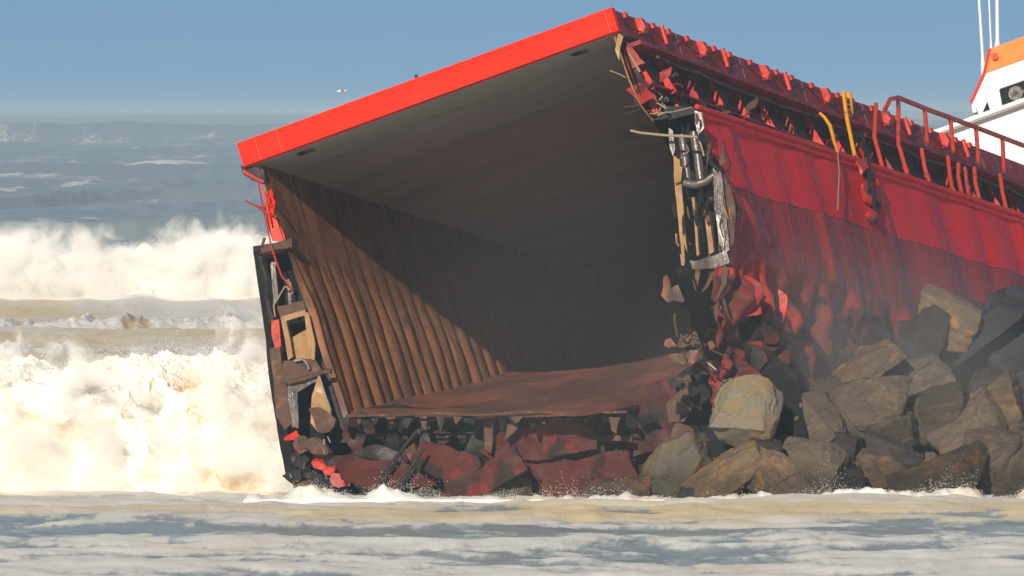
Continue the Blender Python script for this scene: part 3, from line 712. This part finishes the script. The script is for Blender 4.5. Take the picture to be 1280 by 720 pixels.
# ------------------------------------------------------------------ rocks
def rock_mesh(seed, w, h, d, kind):
    """a boulder: a smooth intersection of half-spaces, roughened"""
    rng = np.random.default_rng(seed)
    bm = bmesh.new(); bmesh.ops.create_cube(bm, size=2.0)
    def cut(n, d):
        bmesh.ops.bisect_plane(bm, geom=bm.verts[:] + bm.edges[:] + bm.faces[:], plane_co=Vector(n) * d, plane_no=Vector(n), clear_outer=True)
        be = [e for e in bm.edges if e.is_boundary]
        if be: bmesh.ops.holes_fill(bm, edges=be, sides=0)
    jit = {'round': .24, 'block': .20, 'slab': .16, 'wedge': .45}[kind]
    for a in ((1, 0, 0), (-1, 0, 0), (0, 1, 0), (0, -1, 0), (0, 0, 1), (0, 0, -1)):
        n = np.array(a) + rng.normal(0, jit, 3); n /= np.linalg.norm(n); cut(n, rng.uniform(.78, .95))
    for _ in range({'round': 14, 'block': 9, 'slab': 6, 'wedge': 6}[kind]):
        n = rng.normal(0, 1, 3); n /= np.linalg.norm(n); cut(n, rng.uniform(.92, 1.10) if kind != 'round' else rng.uniform(.88, 1.04))
    for v in bm.verts: v.co = Vector((v.co.x * w * .55, v.co.y * d * .55, v.co.z * h * .55))
    m = min(w, h, d)
    bmesh.ops.remove_doubles(bm, verts=bm.verts[:], dist=.03 * m)
    bmesh.ops.bevel(bm, geom=bm.edges[:], offset=(.13 if kind == 'round' else .028) * m, segments=3 if kind == 'round' else 1, affect='EDGES', profile=.6, clamp_overlap=True)
    bmesh.ops.triangulate(bm, faces=bm.faces[:])
    for _ in range(7):
        ed = [e for e in bm.edges if e.calc_length() > .11]
        if not ed or len(bm.faces) > 5200: break
        bmesh.ops.subdivide_edges(bm, edges=ed, cuts=1, use_grid_fill=True)
        bmesh.ops.triangulate(bm, faces=[f for f in bm.faces if len(f.verts) > 3])
    bm.normal_update()
    off = Vector((seed * 1.7 % 97, seed * .9 % 89, seed * 2.3 % 83))
    nn = {v: v.normal.copy() for v in bm.verts}
    for v in bm.verts:
        q = v.co
        a = mnoise.noise(q * (1.2 / m) + off) * .07 * m
        a += mnoise.noise(q * 1.8 + off) * .05 + mnoise.noise(q * 4.1 + off) * .035 + mnoise.noise(q * 9.0 + off) * .02
        st = q.z * 2.4 + q.x * .5 + mnoise.noise(q * .9 + off) * 1.3
        a += .05 * (abs((st % 1.0) - .5) ** .5 - .5)                                   # bedding ledges
        a -= .08 * max(0.0, 1 - abs(mnoise.noise(q * .7 + off * 1.3)) * 16)          # cracks
        v.co += nn[v] * a
    me = bpy.data.meshes.new('rock'); bm.to_mesh(me); bm.free()
    me.polygons.foreach_set('use_smooth', [True] * len(me.polygons)); me.set_sharp_from_angle(angle=.50)
    return me
def rock(u, v, w, h, Y, roll, kind, tint, label, yaw=None, dep=1.0, group='boulders heaped against the wreck'):
    Y = Y - 250 + D
    sc = Y / F
    seed = int(u * 7 + v * 13)
    r = random.Random(seed)
    W_, H_ = w * sc * .94, h * sc * .94
    me = rock_mesh(seed, W_, H_, .5 * (W_ + H_) * dep, kind)
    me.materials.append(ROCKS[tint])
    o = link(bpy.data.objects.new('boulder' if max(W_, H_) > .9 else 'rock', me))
    o.location = at(u, v, Y)
    o.rotation_euler = (r.uniform(-.15, .15), math.radians(-roll) * -1 if False else math.radians(-roll), math.radians(yaw if yaw is not None else r.uniform(-25, 25)))
    return tag(o, label, 'rock', group)
RK = [
 (932, 517, 92, 84, 245.6, 14, 'round', 'ochre', 'large rounded ochre boulder perched highest beside the dark torn hull', -25, .8),
 (842, 592, 92, 74, 246, 25, 'round', 'ochre', 'pale grey boulder with a dark hollow in its face at the waterline'),
 (905, 596, 118, 52, 245.5, 38, 'slab', 'rusty', 'long rust streaked slab leaning up below the perched ochre boulder'),
 (966, 600, 92, 56, 245.2, -28, 'block', 'rusty', 'brown block with orange crest tilting down into the foam'),
 (776, 616, 92, 34, 245.5, 6, 'wedge', 'rusty', 'low reddish rock at the near end of the pile, washed by foam'),
 (621, 618, 84, 34, 246, 14, 'wedge', 'ochre', 'low pale ochre rock alone under the torn ship bottom'),
 (868, 565, 44, 34, 246.6, 0, 'block', 'rusty', 'small tan rock squeezed behind the pale hollowed boulder'),
 (960, 562, 34, 30, 245.4, 0, 'round', 'dark', 'small grey cobble wedged under the perched ochre boulder'),
 (1004, 532, 92, 74, 248.5, 18, 'block', 'brown', 'brown boulder right behind the perched ochre boulder'),
 (1012, 588, 104, 84, 247, -8, 'block', 'brown', 'broad brown boulder with white foam pooled before it'),
 (1082, 510, 96, 78, 250, -6, 'block', 'brown', 'big square brown block in the middle of the pile'),
 (1078, 458, 108, 30, 252, 33, 'slab', 'rusty', 'narrow tan slab pointing up against the red hull'),
 (1090, 470, 84, 46, 253, 24, 'block', 'brown', 'brown rock under the narrow tan slab'),
 (1186, 408, 84, 74, 257, -22, 'block', 'rusty', 'topmost brown block of the pile, scratched white on top'),
 (1150, 442, 34, 110, 256, -26, 'slab', 'dark', 'dark upright slab leaning on the topmost block'),
 (1152, 478, 74, 62, 253.5, 12, 'block', 'brown', 'brown block stained red on its upper corner'),
 (1172, 520, 92, 74, 251, 20, 'block', 'brown', 'grey brown block with pale orange tip mid pile'),
 (1118, 566, 84, 26, 248.4, -24, 'slab', 'dark', 'dark flat slab sloping down above the waterline rocks'),
 (1098, 584, 70, 50, 248.3, 5, 'block', 'rusty', 'brown rock with an ochre face beneath the dark flat slab'),
 (1178, 596, 116, 56, 246.6, 22, 'block', 'rusty', 'orange and grey stained boulder at the waterline, tilted up'),
 (1060, 608, 46, 36, 246.2, 20, 'wedge', 'dark', 'small dark rock with a wet pale edge in the foam'),
 (1212, 540, 90, 72, 250.5, 35, 'block', 'brown', 'brown boulder behind the orange stained waterline boulder'),
 (1244, 584, 84, 92, 248.5, -12, 'block', 'brown', 'tall smooth brown boulder at the edge by the waterline'),
 (1262, 520, 44, 104, 251.5, 18, 'slab', 'rusty', 'upright tan slab standing at the edge of the pile'),
 (1262, 448, 116, 110, 259, 10, 'block', 'blue', 'huge blue black block high at the edge of the pile'),
 (1232, 412, 120, 40, 257.5, 34, 'slab', 'blue', 'long blue black slab slanting up over the huge dark block'),
 (1284, 388, 90, 60, 263, -15, 'block', 'blue', 'dark block at the very top behind the slanting slab'),
 (1264, 621, 42, 18, 245.6, 0, 'round', 'brown', 'little brown rock awash in the foam'),
 (1052, 556, 52, 30, 248.2, -14, 'slab', 'dark', 'dark brick shaped rock below the square brown block'),
 (1138, 612, 54, 30, 247, 0, 'wedge', 'brown', 'low brown rock touching the foam between two big boulders'),
 (1286, 580, 50, 90, 249, 10, 'block', 'rusty', 'ochre rock cut off at the edge, near the water'),
 (1236, 490, 54, 56, 254, -20, 'block', 'dark', 'dark rock under the huge blue black block'),
 (1045, 500, 50, 60, 251.8, 30, 'block', 'brown', 'brown rock behind the square block beside the mist'),
 (1120, 540, 60, 44, 249.8, 10, 'block', 'brown', 'brown rock tucked between the square block and dark slab'),
 (985, 508, 40, 26, 249.5, 5, 'round', 'brown', 'small tan rock behind the shoulder of the perched boulder'),
 (866, 616, 40, 30, 245.1, -10, 'wedge', 'dark', 'small dark pointed rock at the foot of the rust streaked slab'),
 (540, 622, 54, 26, 246.5, -8, 'wedge', 'ochre', 'pale wet rock below the crumpled red bottom plates'),
 (1330, 560, 110, 130, 252, 5, 'block', 'brown', 'large brown boulder outside the pile edge'),
 (1340, 450, 120, 110, 258, -10, 'block', 'dark', 'large dark boulder beyond the blue black block'),
 (1330, 612, 90, 50, 247, 8, 'block', 'rusty', 'rust stained boulder beyond the pile edge at the water'),
]
for r_ in RK:
    u, v, w, h, Y, roll, kind, tint, lab = r_[:9]
    rock(u, v, w, h, Y, roll, kind, tint, lab, *(r_[9:] if len(r_) > 9 else ()))
# rocks filling the heap behind, and the reef bed under it
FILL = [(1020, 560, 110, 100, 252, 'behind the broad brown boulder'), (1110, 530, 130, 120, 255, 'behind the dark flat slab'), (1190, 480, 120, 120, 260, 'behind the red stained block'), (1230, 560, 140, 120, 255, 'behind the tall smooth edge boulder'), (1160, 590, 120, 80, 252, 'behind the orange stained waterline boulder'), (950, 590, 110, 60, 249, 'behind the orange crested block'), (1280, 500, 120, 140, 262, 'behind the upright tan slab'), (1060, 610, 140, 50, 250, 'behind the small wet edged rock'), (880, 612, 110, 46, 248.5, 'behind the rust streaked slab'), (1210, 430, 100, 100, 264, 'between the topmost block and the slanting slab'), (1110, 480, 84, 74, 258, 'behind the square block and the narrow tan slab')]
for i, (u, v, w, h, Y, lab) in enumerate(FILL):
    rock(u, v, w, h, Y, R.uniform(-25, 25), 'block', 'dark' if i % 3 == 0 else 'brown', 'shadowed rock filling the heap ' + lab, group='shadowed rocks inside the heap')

# ------------------------------------------------------------------ sea
HF = H * F
vs_ = np.concatenate([np.arange(790, 300, -.62), np.arange(300, 150, -.45), np.arange(150, 143.2, -.16)])
Ys = np.concatenate([np.array([-400, -100, 100, 250, 400]), HF / (vs_ - HV), np.array([140000., 400000.]) * .1 + 100000])
Ys = np.unique(np.round(Ys, 4)); Ys = Ys[Ys <= 60000]
half = 640 / F
sc_ = np.concatenate([np.array([-30, -12, -6, -3.2, -2.2, -1.7]), np.linspace(-1.35, 1.35, 430), np.array([1.7, 2.2, 3.2, 6, 12, 30])])
YY = np.repeat(Ys[:, None], len(sc_), 1)
XX = sc_[None, :] * half * np.maximum(YY, 480)
def sea_height(X, Y):
    Y = Y * (250 / D)
    near = 1 - sstep(300, 700, Y)
    z = near * (.32 * (fbm(X / 14. + .25 * Y / 5, Y / 7.5, 4, 3) - .5) + .14 * (billow(X / 7., Y / 3.5, 4, 11, .55) - .55))
    mid = sstep(250, 520, Y)
    Lw = 30 + Y * .055
    z = z + mid * (.7 + .0007 * np.minimum(Y, 4000)) * 1.5 * (fbm(X / (Lw * .9) + 3, Y / (Lw * .75), 4, 21) - .5)
    z = z + mid * .6 * (billow(X / 9., Y / 14., 4, 31, .6) - .5) + sstep(500, 900, Y) * 1.6 * (billow(X / 30., Y / 45., 4, 33, .6) - .5)
    # named swells, long crests lying across the view
    def swell(yc, sig, h, seed, lx):
        yc_ = yc + sig * 1.6 * (vnoise(X / lx, X * 0 + seed, seed) - .5)
        d = (Y - yc_)
        e = np.where(d < 0, np.exp(-(d / (sig * (.8 if yc < 600 else .06))) ** 2), np.exp(-(d / (sig * 1.8)) ** 2))
        return h * e * (.72 + .42 * fbm(X / lx * 1.3, X * 0 + seed * 3.1, 3, seed + 5))
    z = z + swell(2650, 190, 6.6, 41, 160.) + swell(5200, 500, 8.6, 43, 260.) + swell(9000, 900, 10.3, 44, 300.) + swell(1350, 70, 2.3, 45, 50.) + swell(980, 50, 1.8, 46, 40.)
    z = z + swell(700, 45, 2.6, 47, 45.) + swell(484, 22, 2.6, 48, 30.) + swell(400, 14, 1.0, 49, 14.) + swell(345, 10, .8, 50, 9.)
    z = z + swell(232, 2.0, .16, 51, 22.) + swell(238, 1.6, .14, 52, 16.) + swell(221, 1.6, .16, 53, 18.) + swell(213, 1.3, .16, 54, 14.)
    return z
def chop(X, Y):
    near = 1 - sstep(900, 1500, Y)
    c = billow(X / 6.5 + .8 * vnoise(X / 7., Y / 30., 91), Y / 6.0, 3, 92, .60) - .5 + .5 * (fbm(X / 1.6, Y / 3.5, 3, 93) - .5) + .6 * (billow(X / 18., Y / 22., 2, 94) - .5)
    return near * c
CH = chop(XX, YY)
def far_chop(X, Y):
    k = sstep(900, 1500, Y)
    return k * (1.5 * (billow(X / 15., Y / 110., 3, 95, .6) - .55) + 2.2 * (billow(X / 46., Y / 300., 3, 97, .55) - .55))
FCH = far_chop(XX, YY)
ZZ = sea_height(XX, YY) + .42 * CH + FCH
def sea_foam(X, Y):
    Y = Y * (250 / D)
    n = fbm(X / 16.0, Y / 7.0, 5, 61, .6); n2 = fbm(X / 6., Y / 2.6, 4, 62, .6)
    v = HV + HF / np.maximum(Y, 10)
    surf = sstep(228, 236, Y) * (1 - sstep(520, 640, Y))
    f = .20 + .60 * surf + .75 * np.exp(-((Y - 385) / 75.) ** 2) + (n - .5) * 1.6 + (n2 - .5) * .9
    f = f + .5 * np.exp(-((Y - 246.5) / 3.2) ** 2) * sstep(-12, -7, X)
    wb = np.exp(-((Y - 227 - .06 * X) / 5.5) ** 2)                  # clear band of grey-blue water
    f = f - .78 * wb
    f = f + .25 * (1 - sstep(212, 222, Y)) + .20 * (1 - sstep(-6, 4, X)) * (1 - sstep(214, 230, Y))
    st = fbm(X / 45.0, Y / 60.0, 5, 63, .55)
    far = -.25 + 2.0 * np.maximum(0, st - .56) + .5 * (fbm(X / 12., Y / 40., 4, 65) - .5)
    far = far + .95 * np.exp(-((Y - 1700) / 70.) ** 2) * np.exp(-((X + 78) / 17.) ** 2) + .8 * np.exp(-((Y - 1180) / 22.) ** 2) * np.exp(-((X + 46) / 15.) ** 2)
    k = sstep(560, 760, Y)
    return np.clip(f * (1 - k) + far * k, -1, 1.4)
FO = sea_foam(XX, YY) + 1.9 * CH + 1.1 * np.maximum(FCH - .35, 0)
SD = .18 + 1.1 * (fbm(XX / 7., YY / 24., 4, 71) - .5) + .48 * np.exp(-((YY - 930) / 190.) ** 2) + .42 * np.exp(-((YY - 572) / 16.) ** 2)
P = np.stack([XX, YY, ZZ], -1)
sea = grid_mesh('sea', P, len(sc_), len(Ys), SEA, {'foam': FO, 'sand_shade': SD})
tag(sea, kind='structure')

# ------------------------------------------------------------------ breaking waves
def breaker(name, x0, x1, yb, yt, h, nu, nv, seed, label, k=1.0, ends=(2.5, 2.5)):
    u = np.linspace(0, 1, nu)[None, :].repeat(nv, 0); t = np.linspace(0, 1, nv)[:, None].repeat(nu, 1)
    X = x0 + (x1 - x0) * u
    top = h * (.80 + .45 * (fbm(X / (5 * k), X * 0 + seed, 4, seed) - .45))
    endf = sstep(0, ends[0], X - x0) * sstep(0, ends[1], x1 - X)
    top = top * (.12 + .88 * endf)
    # profile: toe, face, crest, back
    tt = np.clip(t / .72, 0, 1); back = np.clip((t - .72) / .28, 0, 1)
    zz = top * (np.sin(tt * np.pi / 2) ** .95) * (1 - back ** 1.3)
    yy = yb + (yt - yb) * (tt ** 1.6) * .45 + (yt - yb) * .55 * sstep(0, 1, tt) + back * 6 * k
    # billowing
    s_ = t * h * 1.7
    b1 = billow(X / (2.6 * k), s_ / (2.6 * k), 3, seed + 1, .55)
    b2 = billow(X / (1.0 * k) + b1 * .8, s_ / (.9 * k), 4, seed + 2, .6)
    b3 = fbm(X / (.35 * k) + b2, s_ / (.35 * k), 4, seed + 3, .65)
    amp = np.clip(np.minimum(zz, 1.0) * 1.0, .12, 1)
    d = (1.6 * (b1 - .6) + .70 * (b2 - .6) + .34 * (b3 - .5)) * k * amp
    ny = -np.cos(tt * np.pi / 2) * .85 - .15; nz = np.sin(tt * np.pi / 2) * .6 + .12
    yy = yy + d * ny; zz = zz + d * nz + .25 * k * amp * (fbm(X / .5, s_ / .5, 3, seed + 9) - .5)
    xx = X + .5 * k * (fbm(X / 1.2, s_ / 1.2, 4, seed + 4) - .5) * 2 * amp
    foam = np.clip(.95 + .6 * (b1 + b2 - 1.2), 0, 1.4)
    sand_shade = np.clip(.16 + 1.3 * (.60 - b1) + .6 * (.58 - b2) + 1.9 * (fbm(X / 3.0, s_ / 2.5, 4, seed + 6) - .5), -.4, 1.2)  # sandy water in the troughs, doubling as their painted brown shade
    zz = zz - .25
    o = grid_mesh(name, np.stack([xx, yy, zz], -1), nu, nv, FOAM, {'foam': foam, 'sand_shade': sand_shade})
    return tag(o, label, 'wave', None, 'stuff'), (X, yy, zz, xx)
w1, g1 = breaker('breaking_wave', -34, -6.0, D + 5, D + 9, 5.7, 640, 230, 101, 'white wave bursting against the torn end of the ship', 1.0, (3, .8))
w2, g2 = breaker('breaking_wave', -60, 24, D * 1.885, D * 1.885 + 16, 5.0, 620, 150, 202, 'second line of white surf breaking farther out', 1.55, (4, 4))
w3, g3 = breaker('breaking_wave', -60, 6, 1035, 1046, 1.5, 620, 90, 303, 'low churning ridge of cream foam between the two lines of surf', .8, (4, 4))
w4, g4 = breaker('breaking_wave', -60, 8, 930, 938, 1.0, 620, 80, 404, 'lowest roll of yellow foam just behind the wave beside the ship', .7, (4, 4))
# flying spray: droplets torn off the crests
def spray(name, g, n, spread, up, size, seed, label, lift=0.0):
    rng = np.random.default_rng(seed)
    X, yy, zz, xx = g
    j = rng.integers(0, X.shape[1], n)
    i = np.clip((rng.normal(.66, .14, n) * X.shape[0]).astype(int), 3, X.shape[0] - 3)
    cx = xx[i, j]; cy = yy[i, j]; cz = zz[i, j]
    cl = fbm(cx / 1.4, cz / 1.4 + 3, 4, seed, .6)
    e = rng.exponential(1.0, n) * np.clip((cl - .38) * 4.5, .05, 1.6)
    cz = cz + e * up + lift; cx = cx + rng.normal(0, spread, n) + e * spread * .8; cy = cy + rng.normal(0, spread * 1.2, n)
    r = size * rng.uniform(.35, 1.0, n) ** 2
    tet = np.array([[1, 1, 1], [1, -1, -1], [-1, 1, -1], [-1, -1, 1]]) * .58
    ang = rng.uniform(0, 6.28, n); ca, sa = np.cos(ang), np.sin(ang)
    V = tet[None] * r[:, None, None]
    vx = V[..., 0] * ca[:, None] - V[..., 1] * sa[:, None]; vy = V[..., 0] * sa[:, None] + V[..., 1] * ca[:, None]
    V = np.stack([vx + cx[:, None], vy + cy[:, None], V[..., 2] + cz[:, None]], -1).reshape(-1, 3)
    base = (np.arange(n) * 4)[:, None, None]
    Fc = (np.array([[0, 1, 2], [0, 3, 1], [0, 2, 3], [1, 3, 2]])[None] + base).reshape(-1, 3)
    me = bpy.data.meshes.new(name)
    me.vertices.add(len(V)); me.vertices.foreach_set('co', V.reshape(-1).astype(np.float32))
    me.loops.add(Fc.size); me.loops.foreach_set('vertex_index', Fc.reshape(-1).astype(np.int32))
    me.polygons.add(len(Fc)); me.polygons.foreach_set('loop_start', (np.arange(len(Fc)) * 3).astype(np.int32))
    me.materials.append(DROPS); me.update(calc_edges=True)
    return tag(link(bpy.data.objects.new(name, me)), label, 'spray', None, 'stuff')
spray('sea_spray', g1, 60000, .22, .30, .028, 5, 'fine white spray thrown up by the wave beside the ship')
spray('sea_spray', g2, 40000, .4, .45, .036, 6, 'fine white spray over the second line of surf')

# ------------------------------------------------------------------ gull
gull = bpy.data.objects.new('seagull', None); COL.objects.link(gull)
gull.location = at(427, 114, 800)
tag(gull, 'small pale seagull flying over the sea beside the red band', 'bird')
MB().tube([(-.20, 0, 0), (-.10, 0, .01), (0, 0, .02), (.10, 0, .01), (.20, 0, .02), (.25, 0, .01)], [.02, .05, .06, .055, .04, .01], 8).build('body', BIRD, gull, 1)
for s_ in (-1, 1):
    MB().prism([(-.06, 0, .03), (.08, 0, .03), (.06, s_ * .3, .10), (-.10, s_ * .55, .05), (-.08, s_ * .28, .09)], (0, 0, .015)).build('wing', BIRD, gull)

# ------------------------------------------------------------------ sea haze and spray mist
def haze_box(name, a, b, density, colour):
    m = bpy.data.materials.new(name); m.use_nodes = True
    nt = m.node_tree; nt.nodes.clear()
    out = nt.nodes.new('ShaderNodeOutputMaterial'); pv = nt.nodes.new('ShaderNodeVolumePrincipled')
    pv.inputs['Color'].default_value = c4(colour); pv.inputs['Density'].default_value = density
    pv.inputs['Anisotropy'].default_value = 0.0
    nt.links.new(pv.outputs[0], out.inputs['Volume'])
    o = MB().box(a, b).build(name, m)
    return tag(o, kind='stuff'), nt, pv
haze_box('haze', (-24000, -1500, -3), (24000, 61000, 19.5), .00008, (.68, .88, 1.0))

def mist(name, a, b, density, scale, lo, hi, centre, radii, label, colour=(.97, .97, .97), stretch=(1, 1, 1)):
    o, nt, pv = haze_box(name, a, b, 0, colour)
    pos = nt.nodes.new('ShaderNodeNewGeometry').outputs['Position']
    n = noise_node(nt, pos, scale, 5, .6, stretch, .4)
    mp = nt.nodes.new('ShaderNodeMapping'); mp.vector_type = 'TEXTURE'
    mp.inputs['Location'].default_value = centre; mp.inputs['Scale'].default_value = radii
    nt.links.new(pos, mp.inputs[0])
    ln = nt.nodes.new('ShaderNodeVectorMath'); ln.operation = 'LENGTH'; nt.links.new(mp.outputs[0], ln.inputs[0])
    fall = ramp(nt, ln.outputs['Value'], 1.0, .1)
    f = ramp(nt, n, lo, hi)
    m1 = nt.nodes.new('ShaderNodeMath'); m1.operation = 'MULTIPLY'; nt.links.new(f, m1.inputs[0]); nt.links.new(fall, m1.inputs[1])
    m2 = nt.nodes.new('ShaderNodeMath'); m2.operation = 'MULTIPLY'; m2.inputs[1].default_value = density
    nt.links.new(m1.outputs[0], m2.inputs[0]); nt.links.new(m2.outputs[0], pv.inputs['Density'])
    return tag(o, label, 'mist')
c = at(1010, 450, D - 1)
mist('spray_mist', (-1, D - 4, .2), (24, D + 12, 12), .055, .22, .2, .7, (c.x + 1.2, D + 2.0, c.z - .8), (8.6, 8.0, 6.0), 'grey sea mist drifting over the rocks and the lower red hull')
def wave_cloud(name, a, b, density, scale, lo, hi, top, label, fade):
    o, nt, pv = haze_box(name, a, b, 0, (.995, .982, .945))
    pv.inputs['Anisotropy'].default_value = -.35
    pos = nt.nodes.new('ShaderNodeNewGeometry').outputs['Position']
    n = noise_node(nt, pos, scale, 7, .62, (1, .6, 1), .5)
    sp = nt.nodes.new('ShaderNodeSeparateXYZ'); nt.links.new(pos, sp.inputs[0])
    big = noise_node(nt, pos, scale * .28, 2, .5, (1, .2, .05))
    def mth(op, *args):
        m = nt.nodes.new('ShaderNodeMath'); m.operation = op
        for k, x in enumerate(args):
            if isinstance(x, (int, float)): m.inputs[k].default_value = x
            else: nt.links.new(x, m.inputs[k])
        return m.outputs[0]
    hz = mth('DIVIDE', sp.outputs[2], top)
    hz = mth('SUBTRACT', hz, mth('MULTIPLY', mth('SUBTRACT', big, .5), 1.1))
    pen = mth('MULTIPLY', mth('POWER', mth('MAXIMUM', hz, 0.0), 2.2), .30)
    f = ramp(nt, mth('SUBTRACT', n, pen), lo, hi)
    e0 = ramp(nt, sp.outputs[0], a[0], a[0] + fade[0]); e1 = ramp(nt, sp.outputs[0], b[0], b[0] - fade[1])
    g0 = ramp(nt, sp.outputs[1], a[1], a[1] + 1.5)
    nt.links.new(mth('MULTIPLY', mth('MULTIPLY', mth('MULTIPLY', f, e0), mth('MULTIPLY', e1, g0)), density), pv.inputs['Density'])
    return tag(o, label, 'spray')
wave_cloud('wave_spray', (-36, D + 2.6, .1), (-5.5, D + 11, 8.6), 1.15, .60, .41, .56, 6.5, 'soft cloud of white spray over the wave beside the ship', (3, .4))
wave_cloud('wave_spray', (-60, D * 1.885 - 4, .1), (20, D * 1.885 + 16, 9.5), .8, .33, .37, .58, 6.2, 'soft spray hanging over the farther line of surf', (4, 4))

# white wash churning at the foot of the rocks and the wreck
rng_ = np.random.default_rng(77)
nu_, nv_ = 700, 26
uu = np.linspace(0, 1, nu_)[None, :].repeat(nv_, 0); tt_ = np.linspace(0, 1, nv_)[:, None].repeat(nu_, 1)
WX = -8.6 + 30.0 * uu
hgt = .06 + .36 * np.maximum(0, fbm(WX / 1.3, WX * 0 + 3, 4, 301, .6) - .44) * 2.2 + .22 * np.maximum(0, fbm(WX / .45, WX * 0 + 8, 3, 302) - .42)
wy = D - 6.2 + 1.4 * (fbm(WX / 2.5, WX * 0 + 5, 3, 303) - .5) + 1.6 * tt_
wz = .05 + hgt * np.sin(np.pi * tt_) * (.6 + .8 * fbm(WX / .35, tt_ * 3, 3, 304)) - .25 * (tt_ < .02) - .25 * (tt_ > .98)
wash = grid_mesh('wash_foam', np.stack([WX, wy, wz], -1), nu_, nv_, FOAM, {'foam': np.ones_like(WX) * 1.2, 'sand_shade': .25 + 1.0 * (fbm(WX / 1.5, tt_ * 2, 3, 305) - .5)})
tag(wash, 'white foam washing round the foot of the wreck and rocks', 'foam', None, 'stuff')
spray('sea_spray', (WX, wy, wz, WX), 9000, .10, .16, .022, 9, 'small splashes leaping at the foot of the rocks')
c = at(700, 400, D - 4)
mist('spray_mist', (-8, D - 10, .3), (10, D - 3.2, 13.5), .0085, .12, .0, .5, (c.x, D - 6.5, c.z), (9.0, 9.0, 8.0), 'thin veil of sea mist hanging before the open hold')
